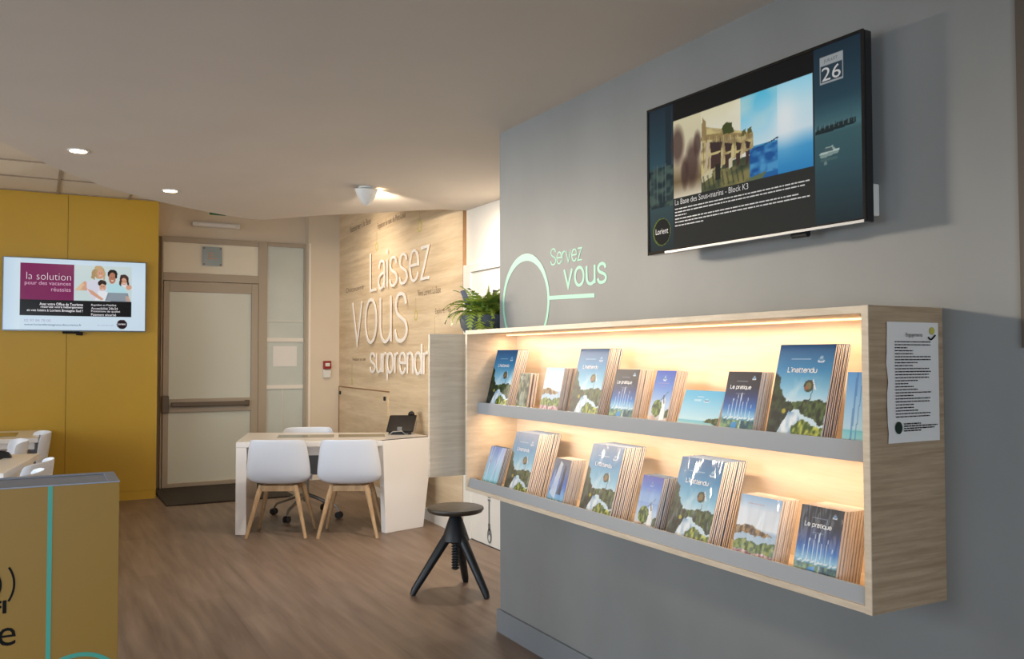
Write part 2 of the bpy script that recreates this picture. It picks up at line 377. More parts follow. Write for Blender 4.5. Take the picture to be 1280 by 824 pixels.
# floor
def floor_mat():
    m = bpy.data.materials.new('brown_vinyl_planks'); m.use_nodes = True; nt = m.node_tree; b = nt.nodes['Principled BSDF']
    b.inputs['Roughness'].default_value = .42; b.inputs['Specular IOR Level'].default_value = .4
    N = nt.nodes.new; L = nt.links.new
    tc = N('ShaderNodeTexCoord'); mp = N('ShaderNodeMapping'); mp.inputs['Rotation'].default_value = (0,0,PI/2+.0)
    L(tc.outputs['Object'], mp.inputs[0])
    br = N('ShaderNodeTexBrick'); br.inputs['Scale'].default_value = 1; br.inputs['Brick Width'].default_value = 1.25; br.inputs['Row Height'].default_value = .2
    br.inputs['Mortar Size'].default_value = .0012; br.inputs['Color1'].default_value = (0.2,.2,.2,1); br.inputs['Color2'].default_value = (.8,.8,.8,1); br.inputs['Mortar'].default_value = (.0,.0,.0,1)
    br.offset = .37; L(mp.outputs[0], br.inputs['Vector'])
    m2 = N('ShaderNodeMapping'); m2.inputs['Scale'].default_value = (7,.6,1); L(tc.outputs['Object'], m2.inputs[0])
    n1 = N('ShaderNodeTexNoise'); n1.inputs['Scale'].default_value = 2.2; n1.inputs['Detail'].default_value = 8; n1.inputs['Distortion'].default_value = .25; L(m2.outputs[0], n1.inputs['Vector'])
    ad = N('ShaderNodeMath'); ad.operation = 'MULTIPLY_ADD'; ad.inputs[1].default_value = .26; L(br.outputs['Color'], ad.inputs[0]); L(n1.outputs['Fac'], ad.inputs[2])
    cr = N('ShaderNodeValToRGB'); e = cr.color_ramp.elements; e[0].position = .3; e[0].color = lin((100,80,66)); e[1].position = .95; e[1].color = lin((152,130,112))
    L(ad.outputs[0], cr.inputs[0]); L(cr.outputs[0], b.inputs['Base Color'])
    bp = N('ShaderNodeBump'); bp.inputs['Strength'].default_value = .06; bp.inputs['Distance'].default_value = .01; L(ad.outputs[0], bp.inputs['Height']); L(bp.outputs[0], b.inputs['Normal'])
    return m
M['floor'] = floor_mat()

# ------------------------------------------------------------------ the room
XW = 2.154      # face of the grey partition
YF = 10.274     # far wall with the metal door
YY = 9.614      # yellow cladding
CL, CH, CT = 2.63, 3.05, 3.42
struct(MB().box(-4.5,4.6,-3,10.5,-.12,0).build('floor', M['floor']))
# lowered plaster ceiling with a curved rim
curve = [(-4.5,3.2),(-2.6,3.7),(-1.3,4.3),(-.6,4.95),(-.193,5.535),(.114,6.185),(.567,6.864),(1.112,7.354),(1.506,7.601),(1.66,7.64),(1.78,7.56),(2.023,7.231),(2.443,6.823),(2.789,6.48),(3.05,6.40),(4.6,6.4)]
curve2 = []
for i in range(len(curve)-1): curve2.append(curve[i])
curve2 = [tuple(p) for p in smooth_line(curve,4)]
struct(MB().poly([(-4.5,-3),(4.6,-3)]+curve2[::-1], CL, CH).build('ceiling', M['ceil']))
cg = MB().box(-4.5,1.092,3.0,10.5,CH+.001,CH+.12)
struct(cg.build('ceiling', M['tile']))
struct(MB().box(1.0925,4.6,3.0,10.5,CT,CT+.1).box(1.0925,1.11,3.0,10.5,CH,CT).build('ceiling', M['ceil']))
g = MB()
for y in (5.32,6.02,6.72,7.42,8.12,8.83,9.54): g.box(-4.5,1.09,y-.012,y+.012,CH-.008,CH+.004)
for x in (-4.1,-3.5,-2.9,-2.25,-1.65,-1.05,-.45,.16,.80): g.box(x-.012,x+.012,4.4,10.2,CH-.007,CH+.004)
struct(g.build('trim_1', M['grid']))
# grey partition carrying the brochure case and the screen
struct(MB().box(XW,XW+.16,1.0,4.085,0,CL).build('wall_right', M['grey_wall']))
struct(MB().box(XW,XW+.16,-3,1.0,0,CL).build('wall_right_near', M['grey_wall']))
struct(MB().box(XW-.015,XW-.0005,-3,4.085,0,.119).box(XW-.015,XW+.16,4.085,4.1,0,.119).build('baseboard_right', M['grey_base'], bevel=.002))
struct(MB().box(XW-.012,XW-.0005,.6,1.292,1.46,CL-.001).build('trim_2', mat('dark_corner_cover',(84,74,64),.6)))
# white corridor wall behind the partition
struct(MB().box(3.06,3.2,-3,6.39,0,CT).build('wall_corridor', M['white_paint']))
# oak feature wall, 2 degrees off the grid
WA = Vector((3.03,6.39,0)); WB = Vector((3.175,10.14,0)); WU = (WA-WB).normalized(); WN = WU.cross(Vector((0,0,1))).normalized()
def wpt(s): return WA-WU*s     # point s metres from the near end
def wpoly(s0,s1,d0,d1): return [tuple((wpt(s)+WN*d)[:2]) for s,d in ((s0,d0),(s1,d0),(s1,d1),(s0,d1))]
struct(MB().poly(wpoly(-.0,3.77,-.12,0),0,CT).build('wall_feature', M['oak_wall']))
struct(MB().poly(wpoly(-.006,-.0005,-.03,.0),.0,CT).build('trim_3', M['oak_end']))
struct(MB().poly(wpoly(0,3.74,.0005,.012),0,.10).build('baseboard_feature', M['white_paint']))
# far wall: cream, recess with metal door
fw = MB(); fw.box(2.80,3.3,10.14,10.5,0,CT); fw.box(1.0,2.80,YF+.03,10.5,2.78,CT); fw.box(1.0,2.80,YF+.1,10.5,0,2.78)
struct(fw.build('wall_far', M['cream']))
struct(MB().box(2.826,3.16,10.128,10.1395,0,.1).build('baseboard_far', M['white_paint']))
struct(MB().box(2.805,2.826,10.13,10.1395,.0,2.78).build('trim_4', mat('pale_corner_bead',(250,238,220),.4)))
# yellow cladding
yw = MB()
edges = [-4.5,-3.2,-2.0,-.87,.256,1.092]
for a,b in zip(edges[:-1],edges[1:]): yw.box(a+.002,b-.002,YY,YY+.02,.09,CH-.001)
yw.box(-4.5,1.09,YY+.021,10.5,0,CH-.002,1); yw.box(1.072,1.092,YY+.02,10.27,.09,CH-.003)
struct(yw.build('wall_far_left', [M['yellow'],M['seam']]))
struct(MB().box(-4.5,1.088,YY+.004,YY+.0205,0,.088).build('baseboard_far_left', M['yellow']))
# left wall with windows, wall behind the visitor
lw = MB(); lw.box(-4.7,-4.5,-3,10.5,0,.5); lw.box(-4.7,-4.5,-3,10.5,2.75,CH)
for a,b in ((-3,1.6),(4.8,5.4),(9.6,10.5)): lw.box(-4.7,-4.5,a,b,.5,2.75)
struct(lw.build('wall_left', M['cream']))
for k,(a,b) in enumerate(((1.6,4.8),(5.4,9.6))):
    wf = MB()
    for (y0,y1,z0,z1) in ((a,b,.5,.56),(a,b,2.69,2.75),(a,a+.06,.56,2.69),(b-.06,b,.56,2.69),((a+b)/2-.03,(a+b)/2+.03,.56,2.69)): wf.box(-4.62,-4.55,y0,y1,z0,z1)
    struct(wf.build('window_%d'%(k+1), M['white_plastic']))
nw = MB(); nw.box(-4.7,4.6,-3.2,-3,0,.25); nw.box(-4.7,4.6,-3.2,-3,2.05,CH); nw.box(-4.7,-3.4,-3.2,-3,.25,2.05); nw.box(.2,4.6,-3.2,-3,.25,2.05)
struct(nw.build('wall_near', M['cream']))
wf = MB()
for x in (-3.4,-1.62,.14): wf.box(x,x+.06,-3.13,-3.06,.25,2.05)
for z in (.25,1.99): wf.box(-3.4,.2,-3.13,-3.06,z,z+.06)
struct(wf.build('window_3', M['white_plastic']))

# ------------------------------------------------------------------ metal door with transom and sidelight
dfm = MB()
for b in ((1.195,1.213,0,2.78),(2.245,2.345,0,2.78),(2.775,2.826,0,2.78)): dfm.box(b[0],b[1],YF-.03,YF+.05,b[2],b[3])
for b in ((1.213,2.245,2.72,2.78),(1.213,2.245,2.29,2.38),(2.345,2.775,2.735,2.78),(2.345,2.775,0,.05)): dfm.box(b[0],b[1],YF-.03,YF+.05,b[2],b[3])
struct(dfm.build('trim_5', M['door_frame'], bevel=.004))
dl = MB(); x0,x1 = 1.217,2.241
for b in ((x0,1.278,.01,2.285),(2.165,x1,.01,2.285),(1.278,2.165,2.17,2.285),(1.278,2.165,.83,.98),(1.278,2.165,.01,.055)): dl.box(b[0],b[1],YF-.045,YF+.02,b[2],b[3])
door = struct(dl.build('door_1', M['door_frame'], bevel=.004))
MB().box(1.278,2.165,YF-.012,YF+.005,.98,2.17).build('glass_panel', M['frost'], door)
MB().box(1.278,2.165,YF-.012,YF+.005,.055,.83).build('glass_panel', M['frost'], door)
pb = MB().box(1.30,2.13,YF-.11,YF-.06,.895,.945).build('push_bar', M['bar_metal'], door, bevel=.008)
MB().box(1.20,1.275,YF-.12,YF-.046,.83,1.02).build('latch_housing', M['bar_metal'], door, bevel=.01)
MB().box(2.09,2.14,YF-.1,YF-.046,.885,.955).build('bar_bracket', M['bar_metal'], door, bevel=.006)
struct(MB().box(1.213,2.245,YF-.005,YF+.01,2.38,2.72).build('window_4', mat('transom_panel',(236,228,208),.4)))
sl = struct(MB().box(2.345,2.775,YF+.0,YF+.01,.05,2.735).build('window_5', M['side_glass']))
sb = MB()
for z0,z1 in ((1.62,1.665),(1.07,1.115),(1.855,1.862)): sb.box(2.347,2.773,YF-.02,YF-.001,z0,z1)
sb.box(2.53,2.536,YF-.01,YF-.001,.05,1.07)
sb.build('glazing_bar', M['white_paint'], sl)
tag(MB().box(2.42,2.70,YF-.008,YF-.002,1.33,1.57).build('paper_sheet', M['paper']), 'pale paper sheet fixed to the tall narrow pane beside the metal door','paper')
# acrylic plaque on the transom
pq = empty('wall_plaque',(1.73,YF-.012,2.58)); tag(pq,'small square grey acrylic plaque on four studs above the metal door','plaque')
fr = frame((1.626,YF-.03,2.476),(1,0,0),(0,-1,0))
o = MB().box(-.105,.105,-.018,-.010,-.108,.108).build('plate', M['plaque'], pq)

for sx in (-.088,.088):
    for sz in (-.09,.09): MB().tube([(sx,.006,sz),(sx,-.022,sz)],.009,10).build('stud', M['bar_metal'], pq)
tt = MB(); f0 = frame((0,-.0185,0),(1,0,0),(0,-1,0)); fake_lines(tt,-.05,.05,(.03,.0,-.03),.012,f0,seed=4); tt.build('print', M['orange_print'], pq)
# emergency light and sign
el = empty('emergency_light',(1.77,YF,2.94)); tag(el,'long slim white emergency light fixed high above the metal door','light')
MB().box(-.26,.26,-.05,.028,-.03,.025).build('housing', M['white_plastic'], el, bevel=.012)
MB().box(-.2,.2,-.06,-.05,-.02,.01).build('diffuser', M['paper'], el, bevel=.004)
es = empty('exit_sign',(1.42,8.1,CT)); tag(es,'small dark green sign peeking out behind the curved ceiling rim','sign')
MB().box(-.08,.06,-.012,.012,-.705,-.62).build('sign_panel', M['green_sign'], es, bevel=.003)
MB().tube([(-.06,0,0),(-.06,0,-.62)],.004,8).build('hanger', M['white_plastic'], es)
MB().tube([(.04,0,0),(.04,0,-.62)],.004,8).build('hanger', M['white_plastic'], es)
# door 2: white flush door in the corridor wall, cutlery picture low on it
d2 = struct(MB().box(3.042,3.059,5.2,6.25,.005,2.112).build('door_2', M['white_paint']))
struct(MB().box(3.03,3.0595,6.25,6.385,0,2.18).box(3.03,3.0595,5.1,6.25,2.115,2.18).build('trim_6', M['white_paint'], bevel=.003))
struct(MB().box(3.035,3.0595,5.2,6.25,0,.004).build('trim_7', M['black']))
fk = empty('utensil_sticker',(3.04,5.945,.0)); tag(fk,'grey picture of an upright kitchen utensil stuck low on the white door','sticker')
fm = MB(); f0 = frame((-.0005,0,0),(0,-1,0),(-1,0,0))
ribbon(fm,[(.0,.46),(.0,.16)],.018,f0,0,.001); ribbon(fm,[(0,.50),(0,.34)],.040,f0,0,.0012)
for z in (.36,.385,.41,.435): ribbon(fm,[(-.022,z),(.022,z)],.007,f0,.0012,.0018,1)
ribbon(fm,[(0,.17),(.004,.12)],.034,f0,0,.001); disc(fm,.006,.078,.036,f0,.001,ry=.056); disc(fm,.006,.062,.016,f0,.0016,ry=.026,mi=1)
fm.build('print', [M['dark_grey'],M['paper']], fk)

# ------------------------------------------------------------------ oak wall lettering, captions, hatch
FW = (WA.copy(), WU.copy()*1.0, Vector((0,0,1)), WN.copy())     # x runs towards the near end => use negative distances
def word(text, s0, s1, zb, zx, wid, label, gap=.17, cut=None):
    root = empty('wall_lettering', tuple((wpt((s0+s1)/2)+WN*.001))[:2]+(zb,))
    inv = root.location.copy()
    tag(root, label, 'lettering', 'words of the welcome phrase')
    for ch,ls in stroke_letters(text,(-s0,-s1,zb,zx),wid,gap):
        mb = MB()
        for q_,l in enumerate(ls): ribbon(mb,l,wid,FW,.012,.02+.0006*q_)
        mb.v = [tuple(Vector(v)-inv) for v in mb.v]; mb.build('letter', M['letter_white'], root)
    return root
word('Laissez',2.466,.73,2.145,2.425,.026,'thin white raised word Laissez, topmost on the oak wall',gap=.2)
word('vous',3.13,1.31,1.594,2.05,.034,'largest white raised word vous, middle line on the oak wall',gap=.2)
word('surprendr',2.462,.765,1.285,1.478,.026,'smaller white raised word surprendre, lowest line on oak wall',gap=.17)
def caption(body, s0, s1, z, h, label, mark=None):
    root = empty('wall_caption', tuple(wpt((s0+s1)/2))[:2]+(z,)); inv = root.location.copy()
    tag(root,label,'caption','small captions on the oak wall')
    mb = MB(); text_on(mb,body,(-s0,-s1,z,z+h),FW,.002); mb.v = [tuple(Vector(v)-inv) for v in mb.v]; mb.build('text', M['caption'], root)
    if mark:
        s,z0,z1,z2 = mark; mb = MB()
        r = (z2-z1)/2; ribbon(mb,arc(-s,(z1+z2)/2,r*.9,r,0,360,20),.010,FW,.001,.002)
        mb.v = [tuple(Vector(v)-inv) for v in mb.v]; mb.build('ring_mark', M['mark_green'], root)
        mb = MB(); ribbon(mb,[(-s,z0),(-s,z1 if z0<z1 else z2)],.006,FW,.001,.002); mb.v = [tuple(Vector(v)-inv) for v in mb.v]; mb.build('pointer_line', M['mark_line'], root)
caption('Retourner à la Base',3.29,2.5,2.87,.07,'tiny brown caption at top left of the oak wall')
caption('Explorer la rade de Port-Louis',2.26,1.39,2.76,.08,'tiny brown caption above the word Laissez',(2.29,2.75,2.558,2.638))
caption('Découvrir',3.45,2.73,2.185,.055,'tiny brown caption left of the word Laissez')
caption('Vivre Lorient La Base',1.05,.48,1.995,.06,'tiny brown caption to the right of the big word vous',(1.1,1.99,1.782,1.867))
caption("Explorer l'île",.61,.25,1.80,.065,'tiny brown caption partly behind the fern',(.62,1.79,1.53,1.60))
caption('Naviguer en rade',3.18,2.67,1.39,.045,'tiny brown caption left of the word surprendre',(3.2,1.38,1.13,1.19))
root = empty('ring_mark', tuple(wpt(1.0))[:2]+(2.64,)); tag(root,'small yellow green ring painted at upper right of oak wall','wall mark')
mb = MB(); ribbon(mb,arc(-1.0,2.64,.05,.05,0,360,20),.010,FW,.001,.002); ribbon(mb,[(-1.0,2.69),(-1.0,2.78)],.006,FW,.001,.002); mb.v = [tuple(Vector(v)-root.location) for v in mb.v]; mb.build('ring', M['mark_green'], root)
ht = empty('wall_hatch', tuple(wpt(2.7))[:2]+(.1,)); inv = ht.location.copy(); tag(ht,'flush oak hatch outlined by dark gaps behind the desk','hatch')
mb = MB().poly(wpoly(1.882,3.69,.0008,.012),.12,1.085); mb.v = [tuple(Vector(v)-inv) for v in mb.v]; mb.build('panel', M['oak_wall'], ht)
mb = MB().poly(wpoly(1.86,3.69,.0005,.0135),1.085,1.097).poly(wpoly(3.69,3.72,.0005,.0135),.12,1.097); mb.v = [tuple(Vector(v)-inv) for v in mb.v]; mb.build('gap', M['oak_end'], ht)
for s in (3.62,1.94):
    mb = MB().poly(wpoly(s,s+.03,.0125,.03),1.0,1.04); mb.v = [tuple(Vector(v)-inv) for v in mb.v]; mb.build('hinge', M['black'], ht)
# fire alarm on the far wall
fa = empty('fire_alarm_button',(3.02,10.14,1.3)); tag(fa,'small red call point above a white box on the cream wall','alarm')
MB().box(-.045,.045,-.05,-.001,-.0,.095).build('red_box', M['red'], fa, bevel=.006)
MB().box(-.027,.027,-.054,-.05,.03,.07).build('button', M['white_plastic'], fa, bevel=.003)
MB().box(-.045,.045,-.035,-.001,-.105,-.012).build('white_box', M['white_plastic'], fa, bevel=.006)

# ------------------------------------------------------------------ grey wall print "Servez vous"
sv = empty('wall_print',(XW-.001,3.6,1.7)); inv = sv.location.copy(); tag(sv,'mint green ring and words Servez vous painted on grey wall','lettering')
FG = frame((XW-.0008,0,0),(0,-1,0),(-1,0,0))
def rel(mb, root): mb.v = [tuple(Vector(v)-root.location) for v in mb.v]; return mb
cy = (4.048+3.575)/2; mb = MB(); O,X,Y,N = FG
def ring_w(cx,cz,r0,thin,thick,seg=64):
    v = []
    for k in range(seg):
        a = 2*PI*k/seg; wd = thin+(thick-thin)*max(0,math.sin(a))**1.5
        for rr in (r0, r0-wd): v.append(O+X*(cx+rr*math.cos(a)*.98)+Y*(cz+rr*math.sin(a))+N*.0005)
    mb.add(v,[(2*k,2*k+1,(2*k+3)%(2*seg),(2*k+2)%(2*seg)) for k in range(seg)])
ring_w(-cy,1.715,.243,.018,.036)
rel(mb,sv).build('ring', M['mint'], sv)
mb = MB(); ribbon(mb,[(-3.577,1.722),(-3.19,1.71)],.018,FG,0,.0006); rel(mb,sv).build('line', M['mint'], sv)
mb = MB()
for ch,ls in stroke_letters('Servez',(-3.56,-3.29,1.878,1.932),.008,.15):
    for q_,l in enumerate(ls): ribbon(mb,l,.0062,FG,0,.0006+.0003*q_)
rel(mb,sv).build('word', M['mint'], sv)
mb = MB()
for ch,ls in stroke_letters('vous',(-3.44,-3.10,1.763,1.845),.013,.2):
    for q_,l in enumerate(ls): ribbon(mb,l,.0135,FG,0,.0006+.0003*q_)
rel(mb,sv).build('word', M['mint'], sv)

# ------------------------------------------------------------------ brochure display case
Y0,Y1,XF_,XB = 1.514,3.89,1.858,XW-.001
Z0,Z1 = .786,1.570; T = .02
dc = empty('brochure_display_case',(XW,2.7,Z0)); tag(dc,'long wall-hung oak display case with two lit shelves of brochures','display case')
MB().box(XF_,XB,Y0,Y1,Z1-T,Z1).build('top_board', M['oak_edge'], None, bevel=.001).parent = dc
MB().box(XF_,XB,Y0+T,Y1-T,Z0,Z0+.018).build('bottom_board', M['oak_edge'], dc, bevel=.001)
MB().box(XF_+.002,XB,Y0-.0005,Y0+T,Z0-.0005,Z1+.0005).build('side_panel', M['oak_case'], dc)
MB().box(XF_-.001,XF_+.002,Y0-.0005,Y0+T,Z0-.0005,Z1+.0005).build('edge_band', M['oak_edge'], dc)
MB().box(XF_,XB,Y1-T,Y1,Z0,Z1-T).build('side_panel', M['oak_edge'], dc)
MB().box(XB-.016,XB,Y0+T,Y1-T,Z0+.018,Z1-T).build('back_panel', M['oak_in'], dc)
SH = 1.182
MB().box(1.922,XB-.016,Y0+T,Y1-T,SH-.018,SH).build('shelf', M['oak_edge'], dc)
MB().box(1.916,1.922,Y0+T,Y1-T,1.160,1.216).build('ledge', M['ledge'], dc, bevel=.001)
MB().add([(1.866,Y0+T,.804),(1.872,Y0+T,.804),(1.880,Y0+T,.848),(1.874,Y0+T,.848),(1.866,Y1-T,.804),(1.872,Y1-T,.804),(1.880,Y1-T,.848),(1.874,Y1-T,.848)],[(0,1,2,3),(7,6,5,4),(0,4,5,1),(1,5,6,2),(2,6,7,3),(3,7,4,0)]).build('ledge', M['ledge'], dc)
MB().box(2.062,2.068,Y0+.06,Y1-.05,Z1-T-.006,Z1-T-.0005).build('led_strip', M['led'], dc)
MB().box(1.926,1.934,Y0+.03,Y1-.03,SH-.021,SH-.0183).build('led_strip', M['led'], dc)
for o in list(COL.objects):
    if o.parent == dc:
        o.data.transform(Matrix.Translation((-XW,-2.7,-Z0)))
LEDC = (1.0,.72,.46)
area_light('shelf_led_upper', (2.05,2.7,Z1-T-.012), (2.05,2.7,0), .02, 2.24, 5.2, LEDC).rotation_euler = (0,0,0)
area_light('shelf_led_lower', (1.99,2.7,SH-.024), (1.99,2.7,0), .02, 2.24, 5.6, LEDC).rotation_euler = (0,0,0)
# oak cabinet on the end of the partition
ec = empty('end_cabinet',(2.1,4.25,.83)); tag(ec,'oak cabinet on partition end carrying the potted fern','cabinet')
MB().box(-.16,.4,-.143,.2,.0,.71).build('body', M['oak_lightened'], ec, bevel=.001)
MB().box(-.16,.4,-.143,.2,.711,.727).build('top_board', M['oak_lightened'], ec, bevel=.001)
MB().box(-.347,-.05,-.16,-.144,.0,.727).build('front_panel', M['oak_lightened'], ec, bevel=.001)
# notice taped to the case
nt_ = empty('notice_sheet',(2.025,Y0,1.372)); tag(nt_,'curling white printed notice titled Engagements taped to case end','notice')
mb = MB(); nx,nz = 5,12; v = []
for j in range(nz+1):
    for i in range(nx+1):
        x = -.104+.208*i/nx; z = -.157+.314*j/nz
        x += .0025*math.sin(j*1.3)*(1-i/nx)
        v.append((x,-.003-.0025*(math.sin(j*1.1+1)*(1-i/nx))**2-.001*abs(x)*10,z))
mb.add(v,[(j*(nx+1)+i,j*(nx+1)+i+1,(j+1)*(nx+1)+i+1,(j+1)*(nx+1)+i) for j in range(nz) for i in range(nx)])
mb.build('sheet', M['paper'], nt_, smooth=True)
f0 = frame((0,-.0072,0),(1,0,0),(0,-1,0)); mb = MB()
text_on(mb,'Engagements',(-.032,.034,.116,.129),f0)
ys = [.104-.0078*k for k in range(29)]; ends = [random.Random(k).choice((.35,.5,.62,.95,1,.97)) for k in range(29)]
ends[0]=ends[1]=1
fake_lines(mb,-.076,.066,[y for y in ys[:26]],.0026,f0,seed=3,ends=ends[:26]); mb.build('print', M['black_print'], nt_)
mb = MB(); disc(mb,-.065,-.118,.014,f0,.001,ry=.016); mb.build('round_logo', mat('dark_green_logo',(24,44,34),.5), nt_)
mb = MB(); fake_lines(mb,-.045,.09,(-.110,-.116,-.122,-.128),.003,f0,seed=8,ends=[.5,1,.9,.5]); mb.build('print', M['black_print'], nt_)
mb = MB(); ribbon(mb,smooth_line([(.058,.118),(.07,.112),(.088,.124)]),.004,f0,0,.001); disc(mb,.074,.135,.010,f0,.001,mi=1); mb.build('emblem', [M['black_print'],M['mark_green']], nt_)

# ------------------------------------------------------------------ brochure covers
def emblem(p,x,y,s=1,c=(245,248,250)):
    p.ell(x,y,.06*s,.018*s,c,.9); p.ell(x,y-.012*s,.055*s,.016*s,(90,140,180),1); p.ell(x,y-.035*s,.03*s,.016*s,c,.45)
def cov_inattendu(s=1):
    p = Pic(76,108); p.grad([(0,(22,82,134)),(.25,(50,132,182)),(.5,(150,200,222)),(.6,(205,225,235))])
    n = p.noise(5,3); m = np.clip((n-.5)*5,0,1)*np.clip(1-abs(p.Y-.45)/.16,0,1)*np.clip(1.2-p.X*1.3,0,1); p.put(m,(246,246,242),.95)
    m = p.poly([(.3,.6),(.5,.575),(.7,.56),(1,.58),(1,.66),(.3,.66)],(60,84,44)); p.speck(m,(52,76,36),(104,124,62),20,5)
    m = p.poly([(0,.26),(.09,.33),(.13,.45),(.22,.52),(.33,.58),(.42,.62),(.42,.67),(0,.68)],(26,40,20),rough=.07); p.speck(m,(18,28,16),(48,66,32),18,2)
    m = p.poly([(.52,.64),(.6,.57),(.75,.56),(.9,.55),(1,.56),(1,.8),(.9,.8),(.8,.74),(.6,.7)],(34,50,24),rough=.06); p.speck(m,(24,38,18),(84,104,50),18,3)
    m = p.poly([(0,.66),(.36,.66),(.4,.7),(.28,.78),(.22,.88),(.12,1),(0,1)],(32,44,34)); p.speck(m,(22,30,24),(52,64,48),15,4)
    m = p.poly([(.36,.68),(.52,.69),(.58,.76),(.55,1),(.14,1),(.22,.88),(.3,.78)],(196,214,226)); p.speck(m,(120,160,190),(235,240,242),8,7)
    m = p.poly([(.46,.82),(.6,.75),(.75,.8),(1,.83),(1,1),(.46,1)],(120,140,40),rough=.06); p.speck(m,(62,84,22),(196,198,88),22,8)
    p.line(.72,.45,.66,.72,.014,(60,70,60)); p.ell(.64,.42,.085,.062,(54,62,44)); p.ell(.64,.42,.05,.036,(120,110,70)); p.ell(.6,.44,.03,.02,(170,90,60),.8)
    p.line(.7,.36,.76,.45,.02,(230,232,230)); p.ell(.27,.68,.03,.022,(225,205,50),.7)
    emblem(p,.78,.17); p.ell(.85,.95,.075,.045,(40,14,28)); p.rect(.5,.8,.935,.95,(235,235,225),.7); p.line(.25,.15,.6,.15,.012,(200,220,235),.6)
    return p
def cov_pratique():
    p = Pic(60,96); p.grad([(0,(14,16,34)),(.22,(24,26,48)),(.38,(26,52,112)),(.55,(40,112,188)),(.68,(150,200,225)),(.78,(36,110,120)),(1,(20,60,84))])
    for x,y0,wd in ((.2,.48,.012),(.3,.42,.02),(.42,.36,.016),(.52,.33,.022),(.6,.44,.014),(.72,.4,.016),(.84,.5,.012)): p.line(x,y0,x-.02,.72,wd,(220,236,248),.85)
    for k in range(9): p.line(.1+.1*k,.72+.02*math.sin(k*2),.16+.1*k,.70,.035,(240,246,248),.8)
    m = (p.Y>.74); p.speck(m,(22,74,92),(140,170,120),12,9); p.poly([(.35,.78),(.5,.76),(.48,1),(.28,1)],(60,150,225),.85); p.line(.6,.75,.56,1,.03,(220,235,245),.7)
    p.poly([(0,.9),(.14,.9),(.18,.96),(.16,1),(0,1)],(220,176,46)); emblem(p,.8,.11,.9); p.ell(.82,.96,.06,.035,(20,20,24)); p.line(.3,.15,.62,.15,.012,(170,180,200),.6); p.line(.34,.335,.6,.335,.014,(190,196,210),.5)
    return p
def cov_light():
    p = Pic(56,92); p.grad([(0,(46,86,190)),(.3,(96,140,215)),(.6,(180,205,232)),(.78,(205,205,205)),(1,(190,160,140))])
    p.poly([(.6,.62),(.62,.48),(.72,.48),(.8,.72),(.84,.95),(.62,.95)],(244,244,240)); p.line(.5,.52,.82,.36,.02,(40,48,60)); p.line(.62,.44,.7,.56,.05,(60,66,80))
    m = np.hypot((p.X-.38)/.24,(p.Y-.66)/.15)<1+.18*(p.noise(12,3)-.5); p.speck(m,(44,66,26),(132,150,60),16,6)
    m = p.poly([(0,.8),(.3,.78),(.5,.86),(.9,.84),(1,.78),(1,1),(0,1)],(205,180,155),rough=.04); p.speck(m,(190,150,130),(226,205,185),16,4)
    m = p.poly([(.84,.68),(1,.66),(1,.8),(.84,.82)],(54,74,36),rough=.05); emblem(p,.5,.16,1.4); p.line(.2,.22,.75,.22,.016,(190,150,200),.6); p.line(.3,.28,.6,.28,.012,(210,120,150),.5)
    return p
def cov_cliff(pink=True):
    p = Pic(60,88); p.grad([(0,(150,190,225)),(.2,(225,232,240)),(.45,(236,240,243)),(.5,(170,195,215)),(.7,(190,210,225)),(1,(170,160,140))])
    m = p.poly([(0,.46),(.3,.42),(.55,.46),(.9,.52),(.7,.56),(.2,.54),(0,.58)],(140,104,66),rough=.05); p.speck(m,(90,66,44),(176,138,84),16,3)
    m = p.poly([(0,.68),(.3,.62),(.6,.66),(1,.6),(1,.8),(0,.82)],(80,110,50),rough=.06); p.speck(m,(50,84,36),(150,160,84),20,4)
    m = p.Y>(.76+.05*p.noise(8,4)); p.speck(m,(150,90,110) if pink else (120,100,80),(236,206,200),28,5); p.line(.2,.12,.6,.12,.014,(200,140,150),.5); return p
def cov_beach():
    p = Pic(80,60); p.grad([(0,(90,180,222)),(.4,(150,208,232)),(.7,(196,228,236)),(.72,(110,190,205)),(.78,(160,212,216)),(.84,(232,226,216)),(1,(240,232,222))])
    m = p.poly([(.62,.72),(.8,.66),(1,.62),(1,.82),(.85,.76),(.7,.75)],(50,70,34),rough=.05); p.speck(m,(34,54,24),(96,108,50),18,3)
    p.poly([(.85,.84),(1,.8),(1,1),(.9,1)],(90,80,74),.9); emblem(p,.6,.26,1.2); p.line(.35,.16,.5,.16,.012,(235,245,250),.7); p.line(.3,.24,.45,.24,.03,(235,245,250),.55); return p
def cov_sail():
    p = Pic(52,90); p.grad([(0,(92,160,225)),(.4,(150,200,238)),(.72,(190,224,238)),(.76,(130,206,215)),(1,(205,232,234))])
    p.line(.25,0,.2,1,.05,(70,120,190),.6); p.line(.38,0,.3,1,.02,(60,110,180),.6); p.line(.6,1,1,.8,.02,(200,180,180),.4); p.line(0,.75,1,.75,.014,(110,190,200),.7); p.ell(.6,.32,.2,.02,(225,235,245),.6); return p
def cov_green():
    p = Pic(44,70,(60,66,50)); p.speck(p.X>-1,(34,46,34),(128,132,104),10,3); p.poly([(.3,.5),(.6,.45),(.7,1),(.2,1)],(176,184,170),.6,rough=.1); p.speck(p.Y>.82,(90,120,40),(176,180,90),16,5); p.ell(.3,.12,.2,.05,(200,206,190),.4); return p
def cov_abstract():
    p = Pic(60,70); p.grad([(0,(120,150,215)),(.3,(165,200,238)),(.75,(150,215,235)),(.8,(90,180,190)),(1,(120,170,175))])
    for x,d,c in ((.1,.15,(225,235,245)),(.3,-.2,(230,240,250)),(.5,.25,(120,140,205)),(.8,-.3,(215,225,240))): p.line(x,0,x+d,.85,.05,c,.5)
    p.ell(.2,.35,.05,.05,(190,150,190),.5); p.ell(.6,.9,.2,.08,(70,76,84),.6,soft=.5); return p
